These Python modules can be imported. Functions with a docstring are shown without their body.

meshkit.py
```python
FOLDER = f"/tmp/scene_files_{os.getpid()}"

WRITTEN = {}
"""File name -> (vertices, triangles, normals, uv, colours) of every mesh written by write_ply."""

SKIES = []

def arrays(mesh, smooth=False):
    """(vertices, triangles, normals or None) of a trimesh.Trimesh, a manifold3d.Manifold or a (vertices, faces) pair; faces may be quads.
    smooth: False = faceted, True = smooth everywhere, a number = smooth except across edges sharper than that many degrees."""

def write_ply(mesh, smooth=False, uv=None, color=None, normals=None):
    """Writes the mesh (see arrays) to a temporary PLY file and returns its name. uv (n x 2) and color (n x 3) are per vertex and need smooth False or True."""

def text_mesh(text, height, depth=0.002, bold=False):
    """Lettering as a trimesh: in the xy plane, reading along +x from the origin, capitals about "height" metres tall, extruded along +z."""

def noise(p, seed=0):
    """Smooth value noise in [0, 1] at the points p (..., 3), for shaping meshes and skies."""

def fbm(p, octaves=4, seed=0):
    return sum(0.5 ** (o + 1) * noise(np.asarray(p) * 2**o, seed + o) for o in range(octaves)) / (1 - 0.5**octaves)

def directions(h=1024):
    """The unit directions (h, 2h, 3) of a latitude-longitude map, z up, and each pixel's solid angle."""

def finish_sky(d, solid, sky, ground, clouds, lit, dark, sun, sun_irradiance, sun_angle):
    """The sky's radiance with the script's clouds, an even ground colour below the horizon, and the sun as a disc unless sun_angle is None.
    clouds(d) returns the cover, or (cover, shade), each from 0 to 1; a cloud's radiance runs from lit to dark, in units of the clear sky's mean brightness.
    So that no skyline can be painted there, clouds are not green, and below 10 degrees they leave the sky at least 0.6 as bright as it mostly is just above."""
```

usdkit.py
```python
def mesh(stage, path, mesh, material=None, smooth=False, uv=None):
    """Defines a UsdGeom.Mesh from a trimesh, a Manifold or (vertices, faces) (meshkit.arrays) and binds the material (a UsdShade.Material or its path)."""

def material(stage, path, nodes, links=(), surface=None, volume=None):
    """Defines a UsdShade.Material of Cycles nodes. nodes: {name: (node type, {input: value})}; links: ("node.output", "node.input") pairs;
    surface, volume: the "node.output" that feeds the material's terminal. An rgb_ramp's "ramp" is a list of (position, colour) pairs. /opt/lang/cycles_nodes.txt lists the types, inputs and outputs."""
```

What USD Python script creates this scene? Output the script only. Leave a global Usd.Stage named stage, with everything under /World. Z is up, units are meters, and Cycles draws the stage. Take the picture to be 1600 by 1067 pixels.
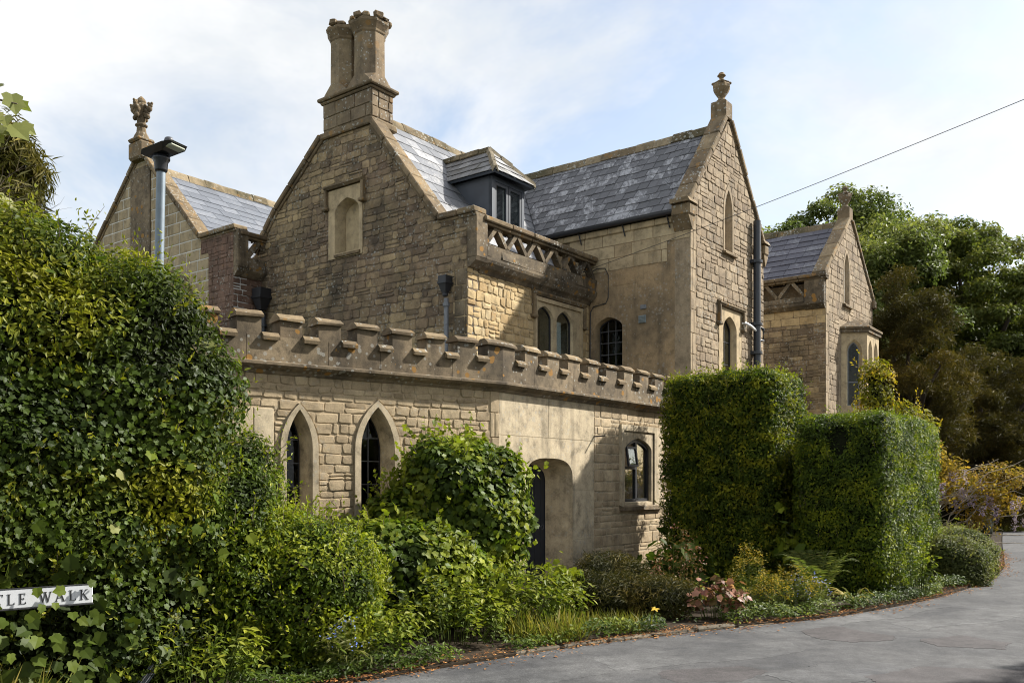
import math, numpy as np, trimesh, shapely, shapely.affinity, usdkit, meshkit
from shapely.geometry import Polygon, box as sbox, LineString, MultiPolygon
from shapely.ops import unary_union
from pxr import Usd, UsdGeom, UsdLux, UsdShade, Gf, Sdf, Vt

stage = Usd.Stage.CreateInMemory()
UsdGeom.SetStageUpAxis(stage, 'Z')
UsdGeom.Xform.Define(stage, '/World')
UsdGeom.Scope.Define(stage, '/World/Looks')

# ---------------------------------------------------------------- camera, sky, sun, exposure
CAM_H, FPX, HORIZON = 1.62, 1375.0, 755.0
cam = UsdGeom.Camera.Define(stage, '/World/camera')
cam.AddTranslateOp().Set(Gf.Vec3d(0, 0, CAM_H))
cam.AddRotateXOp().Set(90.0)
cam.CreateHorizontalApertureAttr(36.0)
cam.CreateVerticalApertureAttr(24.0)
cam.CreateFocalLengthAttr(36.0 * FPX / 1600)
cam.CreateVerticalApertureOffsetAttr((HORIZON - 533.5) / 1600 * 36.0)
cam.CreateClippingRangeAttr(Gf.Vec2f(0.1, 5000))
cam.CreateExposureAttr(1.92)

SUN_AZ, SUN_EL = math.radians(17.0), math.radians(39.0)      # azimuth from +x (right of the picture) towards +y
SX, SY, SZ = math.cos(SUN_EL) * math.cos(SUN_AZ), math.cos(SUN_EL) * math.sin(SUN_AZ), math.sin(SUN_EL)
sun = UsdLux.DistantLight.Define(stage, '/World/sun')
sun.CreateIntensityAttr(0.72)
sun.CreateAngleAttr(1.2)
sun.CreateColorAttr(Gf.Vec3f(1.0, 0.965, 0.90))
sun.CreateNormalizeAttr(True)
_z = np.array([SX, SY, SZ]); _x = np.cross([0, 0, 1.0], _z); _x /= np.linalg.norm(_x); _y = np.cross(_z, _x)
sun.AddTransformOp().Set(Gf.Matrix4d(*_x, 0, *_y, 0, *_z, 0, 0, 0, 0, 1))

def mat(name, nodes, links=(), surface=None, volume=None):
    return usdkit.material(stage, '/World/Looks/' + name, nodes, links, surface, volume)

sky_mat = mat('sky_material', {
    'sky': ('sky_texture', {'sky_type': 'single_scattering', 'sun_disc': False, 'sun_elevation': SUN_EL, 'sun_rotation': math.atan2(SX, SY), 'altitude': 100.0, 'aerosol_density': 1.5, 'air_density': 1.0}),
    'tc': ('texture_coordinate', {}),
    'map': ('mapping', {'scale': (1.0, 1.0, 1.7), 'location': (0.35, 0.1, 0.0)}),
    'n1': ('noise_texture', {'scale': 2.3, 'detail': 8.0, 'roughness': 0.56, 'distortion': 0.5}),
    'r1': ('rgb_ramp', {'ramp': [(0.0, (0.15,) * 3), (0.40, (0.20,) * 3), (0.51, (0.75,) * 3), (0.60, (1.0,) * 3), (1.0, (1.0,) * 3)]}),
    'n2': ('noise_texture', {'scale': 3.7, 'detail': 6.0, 'roughness': 0.6}),
    'r2': ('rgb_ramp', {'ramp': [(0.0, (4.1, 4.4, 4.75)), (0.40, (4.6, 4.8, 5.0)), (0.50, (5.1, 5.2, 5.3)), (0.62, (5.6, 5.65, 5.7)), (1.0, (5.8, 5.85, 5.9))]}),
    'tint': ('mix', {'mix_type': 'multiply', 'fac': 1.0, 'color2': (1.45, 1.32, 1.18)}),
    'mx': ('mix', {'mix_type': 'mix'}),
    'bg': ('background_shader', {'strength': 0.05}),
}, [('tc.generated', 'map.vector'), ('map.vector', 'n1.vector'), ('map.vector', 'n2.vector'), ('n1.fac', 'r1.fac'), ('n2.fac', 'r2.fac'),
    ('sky.color', 'tint.color1'), ('r1.color', 'mx.fac'), ('tint.color', 'mx.color1'), ('r2.color', 'mx.color2'), ('mx.color', 'bg.color')], surface='bg.background')
dome = UsdLux.DomeLight.Define(stage, '/World/sky')
UsdShade.MaterialBindingAPI.Apply(dome.GetPrim()).Bind(sky_mat)
dome.GetPrim().SetCustomDataByKey('kind', 'structure')

# ---------------------------------------------------------------- small tools
_count = {}
def numbered(parent, name):
    k = parent + '/' + name; n = _count.get(k, 0); _count[k] = n + 1
    return k if n == 0 else f'{k}_{n:03d}'

def keys(prim, **kw):
    for k, v in kw.items():
        if v: prim.SetCustomDataByKey({'cat': 'category'}.get(k, k), v)

def thing(name, label, cat, loc=(0, 0, 0), rot=0.0, group=None, kind=None):
    x = UsdGeom.Xform.Define(stage, numbered('/World', name))
    x.AddTranslateOp().Set(Gf.Vec3d(*map(float, loc))); x.AddRotateZOp().Set(float(rot))
    keys(x.GetPrim(), label=label, cat=cat, group=group, kind=kind)
    return str(x.GetPath())

class MB:
    """collects pieces of ONE mesh"""
    def __init__(self): self.v, self.f, self.t, self.n = [], [], [], 0
    def add(self, v, f, t=0.5):
        v = np.asarray(v, float); f = np.asarray(f, int)
        if len(v) == 0: return self
        self.v.append(v); self.f.append(f + self.n); self.t.append(np.broadcast_to(np.asarray(t, float), (len(v),)).copy()); self.n += len(v)
        return self
    def arrays(self): return np.vstack(self.v), np.vstack(self.f), np.concatenate(self.t)

def build(parent, name, mb, material, smooth=False, **kw):
    if isinstance(mb, MB): v, f, t = mb.arrays()
    else: v, f, t = mb[0], mb[1], (mb[2] if len(mb) > 2 else 0.5)
    path = numbered(parent, name)
    m = UsdGeom.Mesh.Define(stage, path)
    t = np.broadcast_to(np.asarray(t, float), (len(v),))
    m.CreatePointsAttr(Vt.Vec3fArray.FromNumpy(np.ascontiguousarray(v, np.float32)))
    m.CreateFaceVertexCountsAttr(Vt.IntArray.FromNumpy(np.full(len(f), 3, np.int32)))
    m.CreateFaceVertexIndicesAttr(Vt.IntArray.FromNumpy(np.ascontiguousarray(f, np.int32).ravel()))
    m.CreateSubdivisionSchemeAttr('none')
    if smooth:
        n = np.zeros_like(v); fn = np.cross(v[f[:, 1]] - v[f[:, 0]], v[f[:, 2]] - v[f[:, 0]])
        for k in range(3): np.add.at(n, f[:, k], fn)
        n /= np.maximum(np.linalg.norm(n, axis=1, keepdims=True), 1e-12)
        m.CreateNormalsAttr(Vt.Vec3fArray.FromNumpy(n.astype(np.float32))); m.SetNormalsInterpolation('vertex')
    UsdGeom.PrimvarsAPI(m).CreatePrimvar('tone', Sdf.ValueTypeNames.FloatArray, 'vertex').Set(Vt.FloatArray.FromNumpy(t.astype(np.float32)))
    UsdShade.MaterialBindingAPI.Apply(m.GetPrim()).Bind(material)
    keys(m.GetPrim(), **kw)
    return path

class Frame:
    """a plane in space: u along it, v up it, d out of it"""
    def __init__(self, O, U, V=(0, 0, 1)):
        self.O, self.U, self.V = (np.array(x, float) for x in (O, U, V))
        self.U /= np.linalg.norm(self.U); self.V /= np.linalg.norm(self.V)
        self.N = np.cross(self.U, self.V); self.N /= np.linalg.norm(self.N)
    def P(self, q):
        q = np.asarray(q, float)
        return self.O + q[:, :1] * self.U + q[:, 1:2] * self.V + q[:, 2:3] * self.N
    def p(self, u, v, d=0.0): return self.P([[u, v, d]])[0]

def polys(g):
    if g.is_empty: return []
    if g.geom_type == 'Polygon': return [g]
    return [x for x in getattr(g, 'geoms', []) if x.geom_type == 'Polygon' and x.area > 1e-7]

def prism(fr, poly, d0, d1, t=0.5, warp=None):
    """poly in the plane of fr, from depth d0 out to d1"""
    V, F, n = [], [], 0
    for g in polys(poly):
        m = trimesh.creation.extrude_polygon(shapely.geometry.polygon.orient(g), d1 - d0, engine='earcut')
        q = np.array(m.vertices); q[:, 2] += d0
        if warp is not None: q = warp(q)
        V.append(fr.P(q)); F.append(np.array(m.faces) + n); n += len(q)
    if not V: return np.zeros((0, 3)), np.zeros((0, 3), int), t
    return np.vstack(V), np.vstack(F), t

def hull(pts):
    m = trimesh.convex.convex_hull(np.asarray(pts, float))
    return np.array(m.vertices), np.array(m.faces)

_CH = {}
def chbox(c, s, b=0.01):
    """chamfered box, centre c, size s"""
    h = np.array(s, float) / 2; b = min(b, h.min() * 0.9)
    if 'f' not in _CH:
        P = []
        for sx in (-1, 1):
            for sy in (-1, 1):
                for sz in (-1, 1):
                    for k in range(3):
                        w = np.array([1.0, 1, 1]) ; w[k] = 2.0
                        P.append(np.array([sx, sy, sz]) * w)
        P = np.array(P)
        from scipy.spatial import ConvexHull
        H = ConvexHull(P); F = H.simplices.copy()
        for i, s_ in enumerate(F):
            n = np.cross(P[s_[1]] - P[s_[0]], P[s_[2]] - P[s_[0]])
            if n @ P[s_].mean(0) < 0: F[i] = s_[::-1]
        _CH['P'], _CH['f'] = P, F
    P = _CH['P']; big = np.abs(P) > 1.5
    v = np.sign(P) * (h - b) + np.sign(P) * np.where(big, b, 0)
    return v + np.array(c, float), _CH['f']

def frbox(fr, u0, u1, v0, v1, d0, d1, b=0.008):
    v, f = chbox(((u0 + u1) / 2, (v0 + v1) / 2, (d0 + d1) / 2), (u1 - u0, v1 - v0, d1 - d0), b)
    return fr.P(v), f

def strip(fr, prof, u0, u1, m0=0.0, m1=0.0):
    """profile [(d, z)...] run along u from u0 to u1; m0, m1 mitre the ends by m * d"""
    prof = np.array(prof, float)
    a = sum(prof[i - 1][0] * prof[i][1] - prof[i][0] * prof[i - 1][1] for i in range(len(prof)))
    if a < 0: prof = prof[::-1]
    n = len(prof)
    q0 = np.c_[u0 + m0 * prof[:, 0], prof[:, 1], prof[:, 0]]; q1 = np.c_[u1 + m1 * prof[:, 0], prof[:, 1], prof[:, 0]]
    F = []
    for i in range(n):
        j = (i + 1) % n
        F += [(i, j, n + j), (i, n + j, n + i)]
    capv, capf = trimesh.creation.triangulate_polygon(Polygon(prof), engine='earcut')
    idx = [int(np.argmin(((prof - c) ** 2).sum(1))) for c in capv]
    for t_ in capf:
        a_, b_, c_ = (idx[k] for k in t_)
        F += [(a_, c_, b_), (n + a_, n + b_, n + c_)]
    v = fr.P(np.vstack([q0, q1])); F = np.array(F)
    mesh = trimesh.Trimesh(v, F, process=False)
    if mesh.volume < 0: F = F[:, ::-1]
    return v, F

def tube(pts, r, n=8, cap=True):
    pts = np.array(pts, float); r = np.broadcast_to(np.asarray(r, float), (len(pts),))
    d = np.gradient(pts, axis=0); d /= np.maximum(np.linalg.norm(d, axis=1, keepdims=True), 1e-9)
    ref = np.array([0, 0, 1.0]) if abs(d[0][2]) < 0.9 else np.array([1.0, 0, 0])
    V = []
    for p, t, rr in zip(pts, d, r):
        x = np.cross(ref, t); x /= max(np.linalg.norm(x), 1e-9); y = np.cross(t, x)
        a = np.arange(n) * 2 * np.pi / n
        V.append(p + rr * (np.cos(a)[:, None] * x + np.sin(a)[:, None] * y))
    F = []
    for k in range(len(pts) - 1):
        for i in range(n):
            j = (i + 1) % n
            F += [(k * n + i, k * n + j, k * n + n + j), (k * n + i, k * n + n + j, k * n + n + i)]
    V = np.vstack(V)
    if cap:
        b = len(V); V = np.vstack([V, pts[0], pts[-1]]); e = (len(pts) - 1) * n
        for i in range(n):
            j = (i + 1) % n
            F += [(b, j, i), (b + 1, e + i, e + j)]
    return V, np.array(F)

def lathe(prof, n=12, c=(0, 0, 0), phase=0.0):
    """prof [(r, z)...] turned about a vertical axis through c"""
    V, F = [], []
    for r, z in prof:
        a = np.arange(n) * 2 * np.pi / n + phase
        V.append(np.c_[r * np.cos(a), r * np.sin(a), np.full(n, z)])
    for k in range(len(prof) - 1):
        for i in range(n):
            j = (i + 1) % n
            F += [(k * n + i, k * n + j, k * n + n + j), (k * n + i, k * n + n + j, k * n + n + i)]
    V = np.vstack(V); b = len(V); V = np.vstack([V, [0, 0, prof[0][1]], [0, 0, prof[-1][1]]]); e = (len(prof) - 1) * n
    for i in range(n):
        j = (i + 1) % n
        F += [(b, j, i), (b + 1, e + i, e + j)]
    return V + np.array(c, float), np.array(F)

def arch(uc, hw, z0, zs, rise, kind='gothic', n=9):
    """outline of an opening: jambs from z0 to the springing zs, then a pointed, four-centred or flat arch"""
    if kind == 'gothic':
        R = (hw * hw + rise * rise) / (2 * hw); a1 = math.atan2(rise, R - hw)
        ang = np.linspace(0, a1, n); x = (hw - R) + R * np.cos(ang); z = R * np.sin(ang)
    else:
        x = hw * np.cos(np.linspace(0, np.pi / 2, n)); k = 0.30 if kind == 'tudor' else 0.08
        z = rise * np.sqrt(np.maximum(0, 1 - (x / hw) ** 3.2)) if kind == 'basket' else rise * ((1 - k) * np.sqrt(np.maximum(0, 1 - (x / hw) ** 2)) + k * (1 - x / hw))
    right = [(uc + a, zs + b) for a, b in zip(x, z)]
    left = [(uc - a, zs + b) for a, b in list(zip(x, z))[-2::-1]]
    return [(uc - hw, z0), (uc + hw, z0)] + right + left      # left ends at the left springing

def loft(fr, ring0, d0, ring1, d1, closed=True):
    n = len(ring0); v = np.vstack([np.c_[ring0, np.full(n, d0)], np.c_[ring1, np.full(n, d1)]]); F = []
    for i in range(n if closed else n - 1):
        j = (i + 1) % n
        F += [(i, n + j, j), (i, n + i, n + j)]
    return fr.P(v), np.array(F)

def bevel_stone(fr, poly, d, bevel, bulge, rng, t, back=-0.012):
    p = np.array(shapely.geometry.polygon.orient(poly).exterior.coords)[:-1]; n = len(p)
    hullA = poly.convex_hull.area
    if n < 3 or poly.area < 0.93 * hullA or len(poly.interiors):
        return prism(fr, poly, back, d, t)
    c = p.mean(0); ext = np.maximum(np.abs(p - c), 1e-4)
    def ins(b): return p - np.sign(p - c) * np.minimum(b, ext * 0.7)
    r1, r2 = ins(bevel * 0.3), ins(bevel)
    j = rng.uniform(-0.3, 0.3, n) * d * 0.5
    q = np.vstack([np.c_[p, np.full(n, back)], np.c_[r1, np.full(n, d * 0.55)], np.c_[r2, d + j], [[c[0], c[1], d + bulge]]])
    F = []
    for k in (0, n):
        for i in range(n):
            jn = (i + 1) % n
            F += [(k + i, k + jn, k + n + jn), (k + i, k + n + jn, k + n + i)]
    for i in range(n): F.append((2 * n + i, 2 * n + (i + 1) % n, 3 * n))
    return fr.P(q), np.array(F), t

def rubble(fr, region, rows, widths, gap, rng, depth=(0.006, 0.022), bevel=0.010, bulge=0.003, ragged=0.010, split=0.25, cut=0.02, bond=False, tone=None, flat=False, slope_rows=0.0):
    """stones laid in courses over region; returns [(v, f, tone, area)]"""
    u0, v0, u1, v1 = region.bounds; out = []
    shapely.prepare(region)
    v = v0 + 0.003; r = 0
    while v < v1 - 0.02:
        h = rng.uniform(*rows); h = min(h, v1 - v) if v1 - v > h * 0.5 else v1 - v
        if v1 - (v + h) < rows[0] * 0.5: h = v1 - v
        u = u0 - (rng.uniform(0, widths[0]) if not bond else (r % 2) * widths[1] * 0.5)
        while u < u1:
            w = rng.uniform(*widths) if not bond else widths[1]
            cells = [(u, v, u + w, v + h)]
            if rng.random() < split and h > rows[0] * 1.15:
                m = v + h * rng.uniform(0.42, 0.58)
                cells = [(u, v, u + w, m), (u, m, u + w, v + h)]
            elif rng.random() < split * 0.5 and w > widths[0] * 1.6:
                m = u + w * rng.uniform(0.4, 0.6); cells = [(u, v, m, v + h), (m, v, u + w, v + h)]
            for a, b, c, e in cells:
                g = gap / 2; J = lambda: rng.uniform(-ragged, ragged)
                if flat:
                    pts = [(a + g, b + g), (c - g, b + g), (c - g, e - g), (a + g, e - g)]
                else:
                    k = [min(rng.uniform(0.3, 1) * cut, (c - a) * .3, (e - b) * .3) for _ in range(4)]
                    A, B, C, E = a + g, b + g, c - g, e - g
                    pts = [(A + k[0], B + J()), (C - k[1], B + J()), (C + J(), B + k[1]), (C + J(), E - k[2]), (C - k[2], E + J()), (A + k[3], E + J()), (A + J(), E - k[3]), (A + J(), B + k[0])]
                if slope_rows: pts = [(x, z + slope_rows * (x - u0)) for x, z in pts]
                P = Polygon(pts)
                if not P.is_valid: P = P.convex_hull
                for G in polys(P.intersection(region)) if not region.contains(P) else [P]:
                    if G.area < 0.0016 or G.area < 0.08 * P.area: continue
                    G = G.simplify(0.003)
                    t = np.clip(rng.normal(0.5, 0.17), 0, 1) if tone is None else tone(rng, G.centroid.x, G.centroid.y)
                    s = bevel_stone(fr, G, rng.uniform(*depth), bevel, bulge * rng.uniform(0.3, 1.5), rng, t)
                    if len(s[0]): out.append((*s, G.area))
            u += w
        v += h; r += 1
    return out

def slates(fr, region, exposure, width, rng, tone=None, lip=0.02, th=0.009, skew=0.004):
    u0, v0, u1, v1 = region.bounds; out = []; shapely.prepare(region); v, r = v0, 0
    while v < v1 - 0.02:
        e = min(exposure * rng.uniform(0.97, 1.03), v1 - v); u = u0 - (r % 2) * width * 0.5 - rng.uniform(0, 0.05)
        while u < u1:
            w = width * rng.uniform(0.82, 1.18); dv = rng.uniform(-skew, skew) * 2; g = 0.005
            P = Polygon([(u + g, v + dv), (u + w - g, v + dv + rng.uniform(-skew, skew)), (u + w - g, v + e + 0.035), (u + g, v + e + 0.035)])
            up = rng.uniform(0, 0.006)
            for G in polys(P.intersection(region)):
                if G.area < 0.003: continue
                t = np.clip(rng.normal(0.5, 0.24), 0, 1) if tone is None else tone(rng, G.centroid.x, G.centroid.y)
                def warp(q): 
                    q = q.copy(); q[:, 2] += lip * np.clip(1 - (q[:, 1] - v) / (e + 0.035), 0, 1) + up; return q
                s = prism(fr, G, 0.0, th, t, warp); out.append((*s, G.area))
            u += w
        v += e; r += 1
    return out

def emit(thing_path, name, groups, limit=300):
    """groups: [(parent path, pieces, material)]: the largest of all as parts of their own, the rest as one stuff part"""
    allp = [(p[3], gi, p) for gi, (par, ps, m) in enumerate(groups) for p in ps]
    order = sorted(range(len(allp)), key=lambda i: -allp[i][0])
    rest = {}
    for k, i in enumerate(order):
        _, gi, p = allp[i]; par, _, m = groups[gi]
        if k < limit: build(par, name, p[:3], m)
        else: rest.setdefault(gi, MB()).add(*p[:3])
    for gi in sorted(rest): build(groups[gi][0], name + '_work', rest[gi], groups[gi][2], kind='stuff')

# ---------------------------------------------------------------- materials
def ramp(*stops): return [(p, (c, c, c) if np.ndim(c) == 0 else c) for p, c in stops]

def stone_mat(name, lo, mid, hi, stain=(0.045, 0.038, 0.028), stain_lv=(0.50, 0.72), stain_amt=0.8, lichen=0.6, orange=0.3, red=0.0, bump=0.35, streak=0.5, rough=0.92, grain=0.3, seed=0.0, blotch=0.5):
    K = 0.86; gr = lambda q: tuple(K * x * k for x, k in zip(q, (1.02, 0.99, 0.93))); lo, mid, hi = gr(lo), gr(mid), gr(hi); stain = tuple(0.7 * x for x in stain)
    N = {
        'g': ('geometry', {}), 'off': ('mapping', {'location': (seed, seed * 0.7, 0.0)}), 'at': ('attribute', {'attribute': 'tone'}),
        'base': ('rgb_ramp', {'ramp': [(0.0, lo), (0.5, mid), (1.0, hi)]}),
        'nl': ('noise_texture', {'scale': 0.9, 'detail': 7.0, 'roughness': 0.62}), 'rl': ('rgb_ramp', {'ramp': ramp((0.0, 0), (stain_lv[0], 0), (stain_lv[1], stain_amt), (1, stain_amt))}),
        'nm': ('noise_texture', {'scale': 5.0, 'detail': 9.0, 'roughness': 0.75}), 'rm': ('rgb_ramp', {'ramp': ramp((0.30, 1 - blotch), (0.5, 1.0), (0.70, 1 + 0.5 * blotch))}),
        'sm': ('mapping', {'scale': (4.5, 4.5, 0.55)}), 'ns': ('noise_texture', {'scale': 1.0, 'detail': 5.0, 'roughness': 0.6}), 'rs': ('rgb_ramp', {'ramp': ramp((0.0, 0), (0.50, 0), (0.70, streak), (1, streak))}),
        'ng': ('noise_texture', {'scale': 70.0, 'detail': 4.0, 'roughness': 0.7}), 'rg': ('rgb_ramp', {'ramp': ramp((0.2, 1 - grain), (0.5, 1.0), (0.8, 1 + grain * 0.6))}),
        'vl': ('voronoi_texture', {'scale': 13.0}), 'nv': ('noise_texture', {'scale': 1.7, 'detail': 4.0}), 'lv': ('math', {'math_type': 'multiply_add', 'value2': 0.95, 'value3': -0.27}), 'ls': ('math', {'math_type': 'less_than'}), 'la': ('math', {'math_type': 'multiply', 'value2': lichen}),
        'vo': ('voronoi_texture', {'scale': 5.0}), 'no': ('noise_texture', {'scale': 2.6, 'detail': 5.0}), 'ov': ('math', {'math_type': 'multiply_add', 'value2': 1.3, 'value3': -0.50}), 'os': ('math', {'math_type': 'less_than'}), 'oa': ('math', {'math_type': 'multiply', 'value2': orange}),
        'nr': ('noise_texture', {'scale': 0.55, 'detail': 5.0, 'roughness': 0.6}), 'rr': ('rgb_ramp', {'ramp': ramp((0.0, 0), (0.45, 0), (0.60, red), (1, red))}),
        'm0': ('mix', {'mix_type': 'mix', 'color2': (0.15, 0.098, 0.07)}),
        'm1': ('mix', {'mix_type': 'multiply', 'fac': 1.0}), 'm2': ('mix', {'mix_type': 'mix', 'color2': stain}), 'm3': ('mix', {'mix_type': 'mix', 'color2': tuple(0.8 * s for s in stain)}),
        'm4': ('mix', {'mix_type': 'multiply', 'fac': 1.0}), 'm5': ('mix', {'mix_type': 'mix', 'color2': (0.30, 0.295, 0.26)}), 'm6': ('mix', {'mix_type': 'mix', 'color2': (0.24, 0.125, 0.03)}),
        'b1': ('bump', {'strength': bump, 'distance': 0.006}), 'b2': ('bump', {'strength': bump * 0.8, 'distance': 0.012}),
        'p': ('principled_bsdf', {'roughness': rough, 'specular_ior_level': 0.25}),
    }
    L = [('g.position', 'off.vector'), ('at.fac', 'base.fac')] + [('off.vector', f'{k}.vector') for k in ('nl', 'nm', 'ng', 'vl', 'nv', 'vo', 'no', 'nr', 'sm')] + [('sm.vector', 'ns.vector'),
        ('nl.fac', 'rl.fac'), ('nm.fac', 'rm.fac'), ('ns.fac', 'rs.fac'), ('ng.fac', 'rg.fac'), ('nv.fac', 'lv.value1'), ('vl.distance', 'ls.value1'), ('lv.value', 'ls.value2'), ('ls.value', 'la.value1'),
        ('no.fac', 'ov.value1'), ('vo.distance', 'os.value1'), ('ov.value', 'os.value2'), ('os.value', 'oa.value1'), ('nr.fac', 'rr.fac'),
        ('base.color', 'm0.color1'), ('rr.color', 'm0.fac'), ('m0.color', 'm1.color1'), ('rm.color', 'm1.color2'), ('m1.color', 'm2.color1'), ('rl.color', 'm2.fac'), ('m2.color', 'm3.color1'), ('rs.color', 'm3.fac'),
        ('m3.color', 'm4.color1'), ('rg.color', 'm4.color2'), ('m4.color', 'm5.color1'), ('la.value', 'm5.fac'), ('m5.color', 'm6.color1'), ('oa.value', 'm6.fac'), ('m6.color', 'p.base_color'),
        ('ng.fac', 'b1.height'), ('nm.fac', 'b2.height'), ('b1.normal', 'b2.normal'), ('b2.normal', 'p.normal')]
    return mat(name, N, L, 'p.BSDF')

def plain_mat(name, col, rough=0.6, metallic=0.0, var=0.15, scale=8.0, bump=0.1, spec=0.5):
    N = {'g': ('geometry', {}), 'n': ('noise_texture', {'scale': scale, 'detail': 6.0, 'roughness': 0.65}), 'r': ('rgb_ramp', {'ramp': [(0.25, tuple(c * (1 - var) for c in col)), (0.75, tuple(min(1, c * (1 + var)) for c in col))]}),
         'b': ('bump', {'strength': bump, 'distance': 0.01}), 'p': ('principled_bsdf', {'roughness': rough, 'metallic': metallic, 'specular_ior_level': spec})}
    return mat(name, N, [('g.position', 'n.vector'), ('n.fac', 'r.fac'), ('r.color', 'p.base_color'), ('n.fac', 'b.height'), ('b.normal', 'p.normal')], 'p.BSDF')

def slate_mat(name, lo, mid, hi, lichen=0.5, rough=0.5, lich_col=(0.36, 0.36, 0.36), moss=0.0, spec=0.5):
    N = {'g': ('geometry', {}), 'at': ('attribute', {'attribute': 'tone'}), 'base': ('rgb_ramp', {'ramp': [(0.0, lo), (0.5, mid), (1.0, hi)]}),
         'n1': ('noise_texture', {'scale': 1.3, 'detail': 7.0, 'roughness': 0.7}), 'mp': ('mapping', {'rotation': (0.0, 0.0, 0.92), 'scale': (7.0, 2.0, 2.2)}), 'n2': ('noise_texture', {'scale': 2.2, 'detail': 7.0, 'roughness': 0.72}),
         'mu': ('math', {'math_type': 'multiply'}), 'tk': ('math', {'math_type': 'multiply_add', 'value2': 0.7, 'value3': 0.65}), 'mu2': ('math', {'math_type': 'multiply'}), 'r1': ('rgb_ramp', {'ramp': ramp((0, 0), (0.27, 0), (0.36, lichen), (1, lichen))}),
         'n3': ('noise_texture', {'scale': 40.0, 'detail': 5.0, 'roughness': 0.7}), 'r3': ('rgb_ramp', {'ramp': ramp((0.2, 0.7), (0.8, 1.25))}),
         'n4': ('noise_texture', {'scale': 3.4, 'detail': 5.0}), 'r4': ('rgb_ramp', {'ramp': ramp((0, 0), (0.55, 0), (0.68, moss), (1, moss))}),
         'm1': ('mix', {'mix_type': 'multiply', 'fac': 1.0}), 'm2': ('mix', {'mix_type': 'mix', 'color2': lich_col}), 'm3': ('mix', {'mix_type': 'mix', 'color2': (0.07, 0.06, 0.02)}),
         'b': ('bump', {'strength': 0.25, 'distance': 0.01}), 'p': ('principled_bsdf', {'roughness': rough, 'specular_ior_level': spec})}
    return mat(name, N, [('g.position', 'n1.vector'), ('g.position', 'mp.vector'), ('mp.vector', 'n2.vector'), ('g.position', 'n3.vector'), ('g.position', 'n4.vector'), ('at.fac', 'base.fac'), ('n1.fac', 'mu.value1'), ('n2.fac', 'mu.value2'), ('at.fac', 'tk.value1'), ('mu.value', 'mu2.value1'), ('tk.value', 'mu2.value2'), ('mu2.value', 'r1.fac'), ('n3.fac', 'r3.fac'), ('n4.fac', 'r4.fac'),
        ('base.color', 'm1.color1'), ('r3.color', 'm1.color2'), ('m1.color', 'm2.color1'), ('r1.color', 'm2.fac'), ('m2.color', 'm3.color1'), ('r4.color', 'm3.fac'), ('m3.color', 'p.base_color'), ('n3.fac', 'b.height'), ('b.normal', 'p.normal')], 'p.BSDF')

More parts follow.
